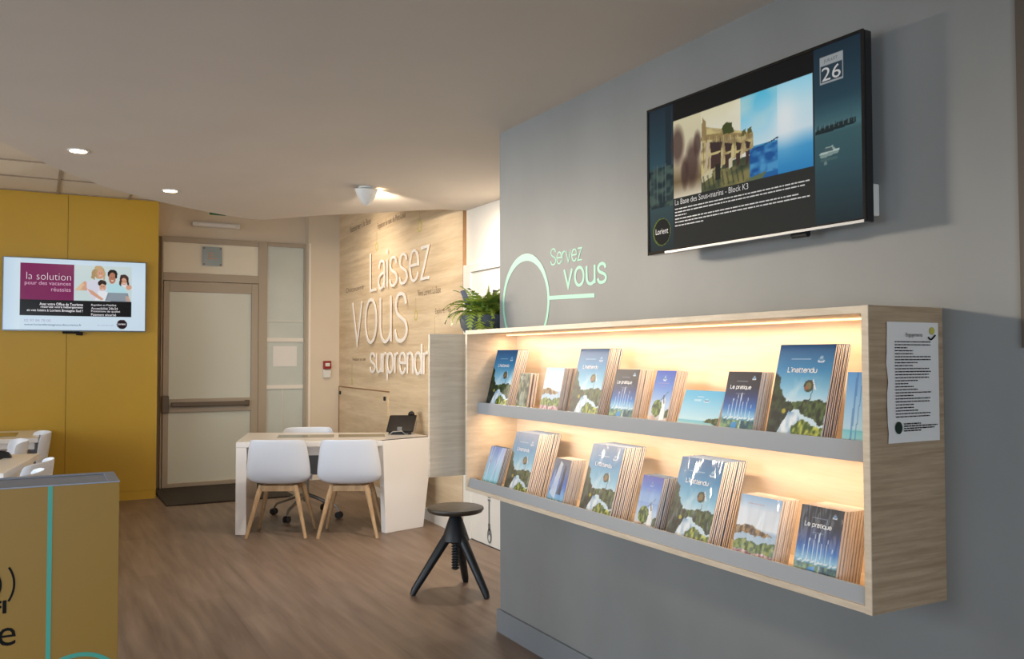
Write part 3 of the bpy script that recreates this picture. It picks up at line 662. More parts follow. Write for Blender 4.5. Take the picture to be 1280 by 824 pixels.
def cov_yacht():
    p = Pic(56,86); p.grad([(0,(60,70,96)),(.25,(90,110,150)),(.5,(60,110,200)),(.75,(120,180,225)),(1,(60,120,130))])
    p.poly([(.1,.7),(.4,.05),(.55,.1),(.45,.8)],(226,232,240),.75); p.poly([(.5,.7),(.7,.1),(.8,.15),(.75,.7)],(30,34,54),.7); p.poly([(.0,.6),(.2,.2),(.3,.6)],(170,190,225),.6); p.speck(p.Y>.8,(60,130,140),(160,200,190),12,3); return p
def cov_window_bright():
    p = cov_light(); p.grad([(0,(70,66,160)),(.4,(96,130,210)),(.7,(170,200,230))],(0,1,0,.45),.55); return p

def make_booklet(name, W, H, TK, edge_mat, parent=None):
    """closed booklet standing upright: x across, z up, y into the thickness; spine on the left"""
    mb = MB(); e = .0006
    mb.box(-W/2+.001,W/2-.0015,e,TK-e,.001,H-.001,0)
    mb.box(-W/2,W/2,0,e,0,H,1); mb.box(-W/2,W/2,TK-e,TK,0,H,1); mb.box(-W/2,-W/2+.0008,e,TK-e,0,H,1)
    return mb.build(name, [M['pages'],edge_mat])
# name, centre Y, width, height, base X, lean, thickness of the whole pile, count, cover, title, edge, label, base z
ZU,ZL = SH, Z0+.018
ST = [
 ('U',3.7235,.212,.297,1.935,14.0,.060,8,'inatt','edge_b','tall blue brochure L\'inattendu, leftmost on the upper shelf','brochures behind the leftmost cover of the upper shelf'),
 ('U',3.475,.10,.182,1.935,10.0,.050,3,'green',None,'small dark green leaflet, second from left on upper shelf','leaflets behind the small dark green one'),
 ('U',3.243,.150,.212,1.940,12.5,.055,5,'cliff',None,'pale coastal leaflet with brown cliff, third from left on upper shelf','leaflets behind the coastal cliff one of the upper shelf'),
 ('U',2.977,.210,.297,1.940,14.0,.062,9,'inatt','edge_b','tall blue brochure L\'inattendu, fourth from left on upper shelf','brochures behind the fourth cover of the upper shelf'),
 ('U',2.715,.150,.212,1.938,13.5,.066,7,'prat',None,'dark navy booklet Le pratique, left one of the upper shelf','booklets behind the left Le pratique cover of the upper shelf'),
 ('U',2.4945,.110,.212,1.938,16.0,.050,7,'light',None,'narrow leaflet with white lighthouse and round bush, upper shelf','leaflets behind the lighthouse one of the upper shelf'),
 ('U',2.28,.200,.148,1.936,21.0,.008,1,'beach',None,'landscape pale blue beach leaflet lying low on upper shelf',None),
 ('U',2.091,.148,.212,1.938,14.0,.052,6,'prat',None,'dark navy booklet Le pratique, right one of the upper shelf','booklets behind the right Le pratique cover of the upper shelf'),
 ('U',1.854,.212,.300,1.938,14.5,.060,9,'inatt','edge_b','tall blue brochure L\'inattendu, rightmost on the upper shelf','brochures behind the rightmost tall cover of the upper shelf'),
 ('U',1.610,.140,.215,1.945,9.0,.012,2,'sail',None,'pale blue sailing leaflet at right end of upper shelf','leaflets behind the pale blue sailing one'),
 ('L',3.7135,.150,.210,1.888,18.0,.030,4,'abst',None,'pale blue wrapped booklet at left end of lower shelf','booklets behind the leftmost cover of the lower shelf'),
 ('L',3.4565,.210,.297,1.888,15.5,.112,13,'inatt','film','tall wrapped blue brochure with window glare, second on lower shelf','brochures behind the second cover of the lower shelf'),
 ('L',3.1155,.128,.212,1.888,15.5,.070,8,'yacht',None,'small wrapped booklet with sails, third from left on lower shelf','booklets behind the sails one of the lower shelf'),
 ('L',2.823,.212,.297,1.888,16.0,.100,12,'inatt','film','tall wrapped blue brochure, fourth from left on lower shelf','brochures behind the fourth cover of the lower shelf'),
 ('L',2.509,.118,.212,1.888,16.0,.058,7,'win',None,'narrow violet blue lighthouse leaflet on the lower shelf','leaflets behind the lighthouse one of the lower shelf'),
 ('L',2.2795,.212,.300,1.888,17.0,.092,11,'inatt','film','large wrapped blue brochure L\'inattendu near middle of lower shelf','brochures behind the largest cover of the lower shelf'),
 ('L',1.978,.170,.212,1.888,15.5,.068,8,'cliff2',None,'white and green coastal booklet, second from right on lower shelf','booklets behind the coastal one of the lower shelf'),
 ('L',1.736,.150,.215,1.888,13.0,.100,9,'prat','film','dark navy booklet Le pratique at right end of lower shelf','booklets behind the Le pratique cover of the lower shelf'),
]
COV = dict(inatt=cov_inattendu(),prat=cov_pratique(),light=cov_light(),cliff=cov_cliff(),cliff2=cov_cliff(),beach=cov_beach(),sail=cov_sail(),green=cov_green(),abst=cov_abstract(),yacht=cov_yacht(),win=cov_window_bright())
def cover_title(mb, kind, W, H):
    f0 = frame((-W/2,-.0012,0),(1,0,0),(0,-1,0))
    if kind == 'inatt':
        for ch,ls in stroke_letters("L'inattendu",(.22*W,.74*W,.715*H,.75*H),.002,.16):
            for l in ls: ribbon(mb,l,.0026,f0,0,.0003)
    if kind == 'prat':
        for ch,ls in stroke_letters('Le pratique',(.14*W,.76*W,.735*H,.775*H),.002,.16):
            for l in ls: ribbon(mb,l,.0024,f0,0,.0003)
    if kind in ('inatt','prat'): text_on(mb,'Lorient',(.80*W,.90*W,.040*H,.056*H),f0,.0003)
for si,(row,yc,W,H,xb,lean,thick,n,kind,style,label,grp) in enumerate(ST):
    th = math.radians(lean); pitch = thick/n; TK = min(pitch*.94,.0105); z0 = ZU if row == 'U' else ZL
    em = M['cover_blue'] if kind in ('inatt','abst','win') else M['cover_back']
    rnd = random.Random(si*17+3)
    front = make_booklet('brochure', W, H, TK, em)
    mesh_only = front
    for i in range(n-1,0,-1):
        c = mesh_only.copy(); COL.objects.link(c)
        dl_ = rnd.uniform(-.006,.006)*(2.2 if kind in ('green','cliff') or (row=='L' and kind=='prat') else 1)
        c.location = (xb+pitch*i/math.cos(th), yc+rnd.uniform(-.0025,.0025)*(3 if kind in('green','cliff') else 1), z0+TK*math.sin(th)+.001)
        c.rotation_euler = (-th+abs(dl_)*0-(.004*i if kind in ('green','prat') else 0)*0, 0, -PI/2+rnd.uniform(-.008,.008))
        tag(c, ('booklet' if H < .25 else 'brochure')+' stacked '+grp.split(' ',1)[1], 'brochure', grp)
    front.location = (xb, yc, z0+TK*math.sin(th)+.001); front.rotation_euler = (-th,0,-PI/2)
    tag(front, label, 'brochure', grp)
    pm = M['cover_film'] if row == 'L' else M['cover']
    picture(COV[kind],'cover_picture',W,H,pm,frame((-W/2,-.0006,0),(1,0,0),(0,-1,0)),front)
    mb = MB(); cover_title(mb,kind,W,H)
    if mb.v: mb.build('cover_title', M['text_white'], front)

# ------------------------------------------------------------------ big screen on the grey wall
tvl = Vector((2.050,2.668,0)); tvr = Vector((2.080,1.6945,0)); tz0,tz1 = 1.825,2.384
tu = (tvr-tvl).normalized(); tn = tu.cross(Vector((0,0,1))).normalized(); TW = (tvr-tvl).length; TH = tz1-tz0
tv = empty('wall_television', tuple(((tvl+tvr)/2)[:2])+(tz0,)); tv.rotation_euler = (0,0,math.atan2(tu.y,tu.x))
tag(tv,'large black flat screen on grey wall above the brochure case','television')
h = TW/2
MB().box(-h,h,.001,.035,0,TH).build('casing', M['gloss_black'], tv, bevel=.004)
fb = MB()
for b in ((-h,h,0,.012),(-h,h,TH-.009,TH),(-h,-h+.009,.012,TH-.009),(h-.009,h,.012,TH-.009)): fb.box(b[0],b[1],-.004,.001,b[2],b[3])
fb.build('bezel', M['gloss_black'], tv)
MB().box(-h+.1,h-.004,-.0055,-.001,-.001,.007).build('chrome_strip', M['silver'], tv)
MB().box(-.2,.2,.036,.067,.12,.42).build('wall_bracket', M['black'], tv)
MB().tube([(.20,.02,-.004),(.26,.02,-.004)],.011,10).build('receiver_bump', M['black'], tv)
SW,SHh = TW-.018,TH-.021
p = Pic(340,196,(30,34,34))
p.grad([(0,(26,42,54)),(.35,(40,72,84)),(.55,(60,90,96)),(1,(34,48,52))],(0,.143,0,1)); p.grad([(0,(24,44,58)),(.3,(36,66,80)),(.47,(74,112,118)),(.5,(58,92,98)),(.65,(52,84,92)),(1,(30,46,52))],(.82,1,0,1))
p.rect(.143,.82,0,.13,(10,11,12)); p.rect(.143,.82,.655,1,(42,44,42))
m = (p.X<.143)&(p.Y>.42)&(p.Y<.7); p.speck(m,(26,44,50),(72,92,84),26,3); m=(p.X<.135)&(p.X>.1)&(p.Y<.42); p.put(m,(24,38,46),.8)
for x in (.03,.05,.08,.1): p.line(x,.4,x,.66,.003,(100,120,116),.6)
# photo: grey blurred backdrop, concrete dock on water, blue sky
p.grad([(0,(214,206,170)),(.5,(210,196,168)),(.8,(120,100,70)),(1,(226,214,190))],(.147,.30,.13,.656))
m = (p.X>.147)&(p.X<.30)&(p.Y>.13)&(p.Y<.656)
for cx,cy,rx,ry in ((.17,.3,.035,.12),(.25,.45,.035,.14),(.21,.5,.02,.1),(.28,.33,.02,.08)): p.ell(cx,cy,rx,ry,(66,44,40),.75,soft=.6)
p.grad([(0,(222,214,180)),(.4,(226,222,200)),(1,(230,226,214))],(.30,.55,.13,.5)); p.grad([(0,(84,188,222)),(.5,(150,210,232)),(1,(205,226,234))],(.50,.668,.13,.46))
q = np.clip((p.noise(5,11)-.45)*4,0,1)*((p.X>.42)&(p.X<.668)&(p.Y>.13)&(p.Y<.42)); p.put(q,(236,232,214),.7)
p.grad([(0,(150,214,236)),(.3,(196,226,236)),(.55,(206,226,236)),(.75,(70,156,206)),(1,(46,132,190))],(.668,.816,.127,.656))
q = np.exp(-(((p.X-.70)/.05)**2+((p.Y-.34)/.14)**2))*((p.X>.60)&(p.X<.816)&(p.Y>.127)&(p.Y<.6)); p.put(q,(238,240,240),.8)
p.grad([(0,(70,150,196)),(1,(28,96,160))],(.54,.668,.45,.656)); mw=(p.X>.54)&(p.X<.668)&(p.Y>.46)&(p.Y<.63); p.speck(mw,(22,84,150),(76,150,200),30,8)
p.grad([(0,(60,70,54)),(1,(96,92,52))],(.30,.54,.5,.656)); p.speck((p.X>.30)&(p.X<.54)&(p.Y>.54)&(p.Y<.656),(52,64,48),(134,126,80),18,4)
p.poly([(.54,.64),(.62,.62),(.6,.656),(.54,.656)],(96,110,80))
m = p.poly([(.303,.2),(.33,.24),(.56,.365),(.558,.46),(.30,.56)],(176,158,110)); p.speck(m,(150,130,92),(206,188,130),26,6)
m = p.poly([(.31,.17),(.325,.2),(.33,.29),(.42,.31),(.555,.37),(.555,.385),(.43,.345),(.30,.32)],(150,128,84)); 
for x0,x1,y0,y1 in ((.345,.41,.345,.42),(.42,.46,.375,.44),(.475,.505,.39,.45),(.52,.548,.40,.455)):
    p.poly([(x0,y0),(x1,y0+.02),(x1-.008,y1),(x0+.006,y1)],(62,46,44)); p.poly([(x0+.002,y1+.015),(x1-.006,y1+.01),(x1-.012,y1+.085),(x0+.004,y1+.105)],(70,50,46))
p.poly([(.33,.33),(.345,.34),(.33,.54),(.318,.54)],(196,178,150)); p.poly([(.30,.55),(.36,.52),(.36,.57),(.305,.60)],(206,196,160)); p.poly([(.375,.5),(.40,.5),(.40,.6),(.375,.6)],(42,40,34)); p.poly([(.44,.49),(.46,.48),(.46,.54),(.44,.55)],(206,196,168))
m = p.poly([(.415,.27),(.435,.245),(.46,.27),(.465,.33),(.42,.32)],(66,74,36),rough=.03)
for x0 in (.5,.53): m = p.poly([(x0,.34),(x0+.02,.33),(x0+.025,.37),(x0,.37)],(96,92,50),rough=.02)
p.line(.558,.475,.668,.44,.003,(20,60,100)); p.line(.63,.455,.668,.435,.004,(20,40,60))
# shore, boat, date tile on the right band
m = p.poly([(.822,.47),(.84,.462),(.87,.455),(.91,.45),(.94,.447),(.975,.445),(.975,.475),(.9,.485),(.822,.49)],(24,40,44),rough=.01)
for x in (.85,.88,.9,.93,.96): p.line(x,.36,x,.46,.0015,(60,84,90),.7)
p.poly([(.838,.6),(.915,.59),(.91,.615),(.845,.63)],(128,150,146)); p.poly([(.85,.6),(.862,.572),(.89,.568),(.9,.592)],(150,168,162)); p.ell(.862,.66,.006,.01,(110,130,128)); p.poly([(.853,.598),(.858,.578),(.886,.575),(.892,.596)],(70,92,96)); p.poly([(.838,.6),(.915,.592),(.914,.6),(.84,.608)],(180,196,190)); p.ell(.875,.64,.035,.01,(90,112,110),.5)
for k in range(26): p.line(.824+.006*k,.455-.012*abs(math.sin(k*2.3)),.824+.006*k,.468,.003,(30,46,50) if k%3 else (96,116,118),.8)
for k in range(14): p.line(.31+.0175*k,.30+.0052*k*1.0,.312+.0175*k,.335+.0045*k,.004,(112,96,62) if k%2 else (198,184,132),.7)
for x0,y0,y1 in ((.41,.42,.53),(.462,.44,.52),(.507,.45,.5),(.35,.42,.54)): p.line(x0,y0,x0-.006,y1,.006,(204,188,152),.9)
for k in range(9): p.line(.31+.024*k,.56+.01*math.sin(k*3),.32+.024*k,.64,.008,(46,52,38),.5)
for x,c in ((.312,(90,80,50)),(.40,(70,66,40)),(.47,(120,110,70))): p.line(x,.34,x+.002,.5,.004,c,.6)
p.rect(.843,.933,.060,.212,(150,156,158)); p.rect(.847,.929,.113,.205,(40,58,70))
p.ell(.075,.868,.052,.095,(110,130,40)); p.ell(.077,.868,.048,.090,(20,24,24))
fS = frame((-h+.009,-.0008,.012),(1,0,0),(0,-1,0))
picture(p,'screen',SW,SHh,M['screen'],fS,tv)
def sc(u,v): return (u*SW,(1-v)*SHh)
mb = MB()
SCREEN_OUT = []
def st_text(mb,body,u0,u1,v1,v0,fs=fS,W=SW,H=SHh,bold=0,mi=0):
    q = MB(); text_on(q,body,(u0*W,u1*W,(1-v1)*H,(1-v0)*H),fs,.0007,bold,mi); SCREEN_OUT.append(q)
def flush_text(m, par, name='screen_lettering'):
    for q in SCREEN_OUT: q.build(name, m, par)
    SCREEN_OUT.clear()
st_text(mb,'La Base des Sous-marins - Block K3',.153,.534,.706,.668)
st_text(mb,'26',.853,.925,.198,.122)
st_text(mb,'Lorient',.038,.112,.885,.845)
fake_lines(mb,.153*SW,.80*SW,[(1-v)*SHh for v in (.738,.760,.782,.806,.828,.852)],.0042,frame(fS[0]+Vector((0,-.0007,0)),(1,0,0),(0,-1,0)),0,5,ends=[1,.97,.1,.93,1,.24])
flush_text(M['screen_text'], tv); mb.build('small_print', M['screen_text'], tv)
mb = MB(); st_text(mb,'JUILLET',.862,.914,.098,.076); flush_text(M['screen_dark'], tv)
# wall socket box beside it
so = empty('wall_socket_box',(XW,1.727,1.895)); tag(so,'white plastic socket box beside the big black screen','socket')
MB().box(-.035,-.0005,-.02,.02,-.047,.047).build('box', M['white_plastic'], so, bevel=.004)
MB().box(-.037,-.035,-.012,.012,-.03,.03).build('cover_plate', M['paper'], so)
MB().tube([(-.03,.02,.0),(-.032,.05,.0),(-.04,.08,.02)],.009,8).build('plug', M['black'], so)

# ------------------------------------------------------------------ bright screen on the yellow cladding
t2 = empty('wall_television',(.338,YY-.05,1.697)); tag(t2,'wide white lit screen hanging on the yellow wall','television')
w2,h2 = .632,.709
MB().box(-w2,w2,.001,.045,0,h2).build('casing', M['gloss_black'], t2, bevel=.004)
fb = MB()
for b in ((-w2,w2,0,.012),(-w2,w2,h2-.008,h2),(-w2,-w2+.008,.012,h2-.008),(w2-.008,w2,.012,h2-.008)): fb.box(b[0],b[1],-.003,.001,b[2],b[3])
fb.build('bezel', mat('screen_grey_bezel',(120,130,136),.3,metal=.5), t2)
MB().tube([(-.12,.02,-.01),(.03,.02,-.01)],.014,10).tube([(.0,.02,-.02),(.06,.02,-.022)],.018,10).build('receiver_bump', M['black'], t2)
f2 = frame((-w2+.008,-.0008,.012),(1,0,0),(0,-1,0)); W2,H2 = 2*w2-.016,h2-.02
p = Pic(260,144,(190,212,228)); p.grad([(0,(176,200,222)),(.08,(190,212,232)),(1,(206,224,234))],(0,.11,0,1),axis='x'); p.grad([(0,(196,216,232)),(.3,(206,224,236)),(1,(200,218,232))],(.11,1,0,1))
def X2(px): return (px-5)/(182-5)
p.rect(.110,.482,.07,.575,(118,28,82)); p.rect(.110,.895,.575,.80,(10,12,14)); p.rect(.485,.895,.07,.575,(196,212,212))
# family at a laptop, as flat shapes of the advertisement
sk,sk2 = (206,156,128),(176,118,92)
def U(x,y): return (.485+(x-248)/(860-248)*.41, .07+(y-75)/(460-75)*.505)
def pl(pts,c,**k): p.poly([U(*q) for q in pts],c,**k)
def el_(x,y,rx,ry,c): u,v = U(x,y); p.ell(u,v,rx/612*.41,ry/385*.505,c)
pl([(250,350),(330,260),(380,250),(400,340),(330,350)],(206,170,140)); el_(360,300,40,50,sk)
el_(510,150,58,70,(176,148,104)); pl([(430,130),(470,100),(460,230),(420,210)],(168,138,96)); el_(520,160,36,58,sk)
pl([(370,250),(450,230),(560,240),(600,330),(570,450),(440,455),(380,360)],(208,208,222))
el_(650,160,54,50,(24,22,22)); el_(648,205,38,62,sk2); pl([(590,260),(650,275),(720,255),(800,330),(810,365),(600,365),(590,330)],(176,214,222))
el_(780,210,48,50,(70,46,40)); el_(775,238,32,40,sk); pl([(740,270),(820,280),(865,330),(800,310)],(230,220,222)); el_(830,300,34,28,sk)
el_(540,265,46,38,(42,32,28)); el_(545,310,34,38,sk); pl([(500,350),(560,345),(600,365),(575,455),(460,455)],(222,226,232)); pl([(380,330),(440,350),(560,440),(530,452),(420,385)],sk)
pl([(605,365),(820,368),(850,460),(572,458)],(124,136,146)); pl([(790,400),(830,400),(845,458),(800,455)],sk)
p.ell(.828,.905,.038,.068,(60,22,34)); p.ell(.828,.905,.034,.061,(30,12,18))
for x,y,sx_,c in ((520,160,1,(120,80,70)),(648,208,1,(96,60,50)),(775,240,.9,(130,84,74)),(545,312,.9,(130,84,74))):
    el_(x-12*sx_,y-8,5,6,c); el_(x+14*sx_,y-8,5,6,c); el_(x+1,y+26*sx_,13,5,(236,226,220)); el_(x+1,y+31*sx_,12,3,(176,96,90))
pl([(560,120),(575,150),(568,220),(548,240),(556,180)],(186,158,114)); el_(500,95,44,22,(190,162,118)); el_(690,180,12,30,(24,22,22)); pl([(735,170),(760,160),(745,290),(722,270)],(60,38,32)); pl([(800,180),(828,200),(832,280),(812,270)],(60,38,32))
pl([(620,372),(806,374),(830,450),(592,450)],(150,160,170),al=.5); pl([(250,345),(330,258),(352,290),(300,352)],(226,196,160),al=.6)
picture(p,'screen',W2,H2,M['screen_left'],f2,t2)
def s2(mb,body,px0,px1,v1,v0,bold=0): st_text(mb,body,X2(px0),X2(px1),v1,v0,f2,W2,H2,bold)
mb = MB()
s2(mb,'la solution',32,86,.295,.195,-.022); 
s2(mb,'Avec votre Office de Tourisme',48,101.5,.655,.615,.01); s2(mb,'réservez votre hébergement',49.5,101.5,.70,.66,.01); s2(mb,'et vos loisirs à Lorient Bretagne Sud !',33,101.5,.752,.707,.01)
for k,t in enumerate(('Rapidité et Fiabilité','Accessibilité 24h/24','Prestations de qualité','Paiement sécurisé')): s2(mb,t,112,(144,146,149,144)[k],.655+.045*k,.62+.045*k)
s2(mb,'Lorient',146.5,156.5,.918,.888,.01)
flush_text(M['screen_white'], t2)
mb = MB(); s2(mb,'pour des vacances',30,86,.385,.315); s2(mb,'réussies',62,86,.455,.40); flush_text(M['screen_pink'], t2)
mb = MB(); s2(mb,'02 97 84 78 00',30,62,.888,.852); s2(mb,'un service de',120,141,.935,.912); flush_text(M['screen_lilac'], t2)
mb = MB(); s2(mb,'www.lorientbretagnesudtourisme.fr',30,100,.95,.912,.01); flush_text(M['screen_blue'], t2)

# ------------------------------------------------------------------ desk
P0=(1.43,7.31); T1=(2.52,6.845); T2=(3.03,6.993); PB=(3.0,7.47); PL=(1.707,8.18); TZ=.75
dk = empty('desk',(2.2,7.4,0)); tag(dk,'white angular meeting desk with slab legs by the oak wall','desk')
def dkb(mb,name,m,**k): mb.v = [(a-2.2,b-7.4,c) for a,b,c in mb.v]; return mb.build(name,m,dk,**k)
dkb(MB().poly([P0,T1,T2,PB,PL],TZ-.045,TZ),'desktop',M['desk'],bevel=.003)
ux,uy = .92,-.392; vx,vy = .303,.953
def loc_(a,b): return (P0[0]+ux*a+vx*b, P0[1]+uy*a+vy*b)
dkb(MB().poly([loc_(0,0),loc_(.085,0),loc_(.085,.88),loc_(0,.88)],0,TZ-.046),'slab_leg',M['desk'],bevel=.003)
tp = [(2.516,6.841),(3.03,6.991),(3.013,7.05),(2.499,6.90)]; bt = [(2.522,6.787),(2.90,6.897),(2.883,6.956),(2.505,6.846)]
dkb(MB().prism([(x,y,0) for x,y in bt],[(x,y,TZ-.0) for x,y in tp]),'slab_leg',M['desk'],bevel=.003)
dkb(MB().poly([loc_(.086,.06),loc_(1.09,.06),loc_(1.09,.085),loc_(.086,.085)],TZ-.12,TZ-.046),'apron',M['desk'])
dkb(MB().poly([loc_(.12,.30),loc_(1.12,.30),loc_(1.12,.33),loc_(.12,.33)],.44,TZ-.05),'modesty_panel',M['dark_grey'])
for a,b in ((.30,.78),(.82,1.22)):
    q = [loc_(a,.36),loc_(b,.36),loc_(b,.62),loc_(a,.62)]
    dkb(MB().poly(q,TZ+.0004,TZ+.002),'glass_inset',M['inset'])
# desk phone seen from behind
ph = empty('desk_phone',(2.86,7.34,TZ)); ph.rotation_euler=(0,0,-.42); tag(ph,'black desk phone seen from behind on the white desk','phone')
MB().prism([(-.12,-.075,.03),(.12,-.075,.03),(.12,-.045,.02),(-.12,-.045,.02)],[(-.09,.01,.17),(.15,.01,.17),(.15,.035,.165),(-.09,.035,.165)]).build('body', M['gloss_black'], ph, bevel=.006)
MB().tube([(.10,.02,.175),(.10,.06,.185),(.10,.12,.16)],[.03,.022,.028],12).build('handset', M['gloss_black'], ph, smooth=True)
MB().tube([(-.09,-.07,.004),(-.06,-.08,.03),(.02,-.08,.035),(.05,-.06,.006),(.13,-.01,.005),(.15,.03,.12)],.0045,8).build('wire_stand', M['silver'], ph, smooth=True)
MB().box(-.1,.1,-.05,.09,.0005,.03).build('base', M['black'], ph, bevel=.005)
MB().box(-.02,.02,-.082,-.05,.04,.07).build('label_plate', M['dark_grey'], ph)

# ------------------------------------------------------------------ chairs
prof = [(.235,.405),(.225,.435),(.14,.432),(.02,.418),(-.10,.415),(-.175,.44),(-.215,.50),(-.235,.60),(-.25,.70),(-.262,.79)]
halfw = [.20,.205,.215,.232,.245,.255,.257,.248,.235,.220]
def shell_mesh():
    NT = 14; v = []; np_ = len(prof)
    for i,(y,z) in enumerate(prof):
        back = max(0,min(1,(i-3)/3.5)); seatb = max(0,1-abs(i-3.6)/3.2)
        for j in range(NT+1):
            t = -1+2*j/NT; a = abs(t)
            x = halfw[i]*math.copysign(math.sin(a*PI/2*.92)/math.sin(PI/2*.92),t)
            yy = y+.115*back*a**2.4; zz = z+.075*seatb*a**3
            if i >= 8: zz -= (.022 if i == 9 else .01)*max(0,(a-.6)/.4)**2
            v.append((x,yy,zz))
    f = [(i*(NT+1)+j,i*(NT+1)+j+1,(i+1)*(NT+1)+j+1,(i+1)*(NT+1)+j) for i in range(np_-1) for j in range(NT)]
    return MB().add(v,f)
def add_shell(root):
    o = shell_mesh().build('seat_shell', M['chair_white'], root)
    for p_ in o.data.polygons: p_.use_smooth = True
    sd = o.modifiers.new('s','SOLIDIFY'); sd.thickness = .008; sd.offset = 0
    sb_ = o.modifiers.new('u','SUBSURF'); sb_.levels = 1; sb_.render_levels = 2
    return o
def make_chair():
    r = empty('dining_chair'); add_shell(r)
    MB().box(-.145,.145,-.145,-.115,.365,.41).box(-.145,.145,.115,.145,.365,.41).box(-.145,-.115,-.115,.115,.37,.405).box(.115,.145,-.115,.115,.37,.405).build('seat_frame', M['chair_leg'], r, bevel=.004)
    for sx in (-1,1):
        for sy in (-1,1):
            MB().tube([(sx*.135,sy*.125,.41),(sx*.155,sy*.14,.34),(sx*.235,sy*.20,0.001)],[.021,.0205,.0125],12).build('leg', M['chair_leg'], r, smooth=True)
    return r
ch = make_chair()
def put_chair(c, x, y, rz, label, grp): c.location = (x,y,0); c.rotation_euler = (0,0,rz); tag(c,label,'chair',grp)
put_chair(ch,1.775,7.19,-.47,'white shell chair with wooden legs, left one at front of desk','chairs in front of the desk')
put_chair(copy_tree(ch),2.275,6.92,-.47,'white shell chair with wooden legs, right one at front of desk','chairs in front of the desk')
put_chair(copy_tree(ch),-.14,8.75,PI/2+.12,'white shell chair beside far table, nearest to the yellow wall','chairs at the left tables')
put_chair(copy_tree(ch),-.31,7.97,PI/2+.12,'white shell chair at left picture edge between the two left tables','chairs at the left tables')
put_chair(copy_tree(ch),-.16,6.40,PI/2-.25,'white shell chair right of near left table, the farther one','chairs at the left tables')
put_chair(copy_tree(ch),-.22,5.80,PI/2-.25,'white shell chair right of near left table, the nearer one','chairs at the left tables')
sw = empty('swivel_chair',(2.16,7.86,0),PI-.35); tag(sw,'white swivel chair on silver castor base behind the desk','chair')
add_shell(sw)
MB().lathe([(.028,.14),(.028,.36),(.02,.36),(.02,.41)],20).build('gas_column', M['silver'], sw, smooth=True)
MB().box(-.1,.1,-.1,.1,.395,.412).build('seat_plate', M['black'], sw, bevel=.004)
for k in range(4):
    a = k*PI/2+.35+PI/4; c,s = math.cos(a),math.sin(a)
    arm = MB().tube([(c*.02,s*.02,.20),(c*.12,s*.12,.17),(c*.30,s*.30,.105),(c*.33,s*.33,.06)],[.018,.017,.013,.009],10).build('base_arm', M['silver'], sw, smooth=True)
    cs = MB()
    for o_ in (-.018,.018): cs.tube([(c*.33-s*(o_-.007),s*.33+c*(o_-.007),.030),(c*.33-s*(o_+.007),s*.33+c*(o_+.007),.030)],.029,18)
    cs.build('castor', M['rubber'], arm)

# ------------------------------------------------------------------ stool
STC = (2.285,4.925); sto = empty('stool',STC+(0,)); tag(sto,'black three-legged screw stool with round seat by display case','stool')
feet = [(2.012,4.952),(2.375,4.672),(2.432,5.085)]
MB().lathe([(.0,.480),(.150,.480),(.166,.487),(.176,.502),(.173,.512),(.160,.517),(.0,.514)],48).build('seat', M['black_seat'], sto, smooth=True)
MB().lathe([(0,.455),(.022,.455),(.024,.465),(.045,.470),(.05,.4795),(0,.4795)],24).build('swivel_plate', M['black'], sto, smooth=True)
MB().lathe([(0,.305),(.080,.305),(.086,.312),(.080,.332),(.040,.450),(.033,.457),(0,.457)],32).build('hub', M['black'], sto, smooth=True)
pr = [(0,.128),(.013,.129)]; z = .138
while z < .30: pr += [(.025,z),(.025,z+.005),(.016,z+.009),(.016,z+.013)]; z += .0165
pr += [(.018,.34),(0,.34)]
MB().lathe(pr,20).build('screw_shaft', M['black'], sto)
for fx,fy in feet:
    dx,dy = fx-STC[0],fy-STC[1]; L_ = math.hypot(dx,dy); dx/=L_; dy/=L_
    MB().tube([(dx*.03,dy*.03,.37),(dx*.062,dy*.062,.32),(dx*(L_-.012),dy*(L_-.012),.03),(dx*L_,dy*L_,.002)],[.02,.030,.022,.017],14).build('leg', M['black'], sto, smooth=True)

# ------------------------------------------------------------------ yellow counter in the foreground
ct = empty('reception_counter',(-.6,3.15,0)); tag(ct,'yellow counter in left foreground with turquoise line and black print','counter')
CX,CY0,CY1,CZ = .236,3.031,3.285,1.05
def ctb(mb,name,m,**k): mb.v = [(a+.6,b-3.15,c) for a,b,c in mb.v]; return mb.build(name,m,ct,**k)
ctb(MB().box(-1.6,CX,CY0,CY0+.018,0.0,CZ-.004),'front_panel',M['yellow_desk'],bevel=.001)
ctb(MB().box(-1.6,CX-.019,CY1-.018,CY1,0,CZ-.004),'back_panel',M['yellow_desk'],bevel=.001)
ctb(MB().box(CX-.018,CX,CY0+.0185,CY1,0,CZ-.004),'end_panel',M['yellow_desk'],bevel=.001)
ctb(MB().box(-1.6,CX-.02,CY0+.02,CY1-.02,CZ-.03,CZ-.005),'recessed_top',M['counter_grey'])
ctb(MB().box(-1.6,CX+.001,CY0-.001,CY0+.02,CZ-.004,CZ).box(-1.6,CX+.001,CY1-.02,CY1+.001,CZ-.004,CZ).box(CX-.032,CX+.001,CY0+.02,CY1-.02,CZ-.004,CZ),'rim',M['counter_grey'])
FC = frame((0,CY0,0),(1,0,0),(0,-1,0))
mb = MB(); ribbon(mb,[(.0425,CZ-.004),(.0425,.3)],.013,FC,.0002,.0012); 
ribbon(mb,arc(.125,.405,.125,.118,0,360,40),.013,FC,.0002,.0012); ctb(mb,'turquoise_print',M['teal'])
mb = MB()
for r in (.07,.105): ribbon(mb,arc(-.145,.762,r-.01,r-.01,-32,32),.006,FC,.0003,.0014)
for r in (.07,.105): ribbon(mb,arc(-.145,.762,r-.01,r-.01,148,212),.006,FC,.0003,.0014)
disc(mb,-.145,.762,.012,FC,.001)
text_on(mb,'WI-FI',(-.22,-.069,.677,.716),FC,.001,.03); text_on(mb,'libre',(-.24,-.0435,.58,.66),FC,.001)
ctb(mb,'black_print',M['black_print'])

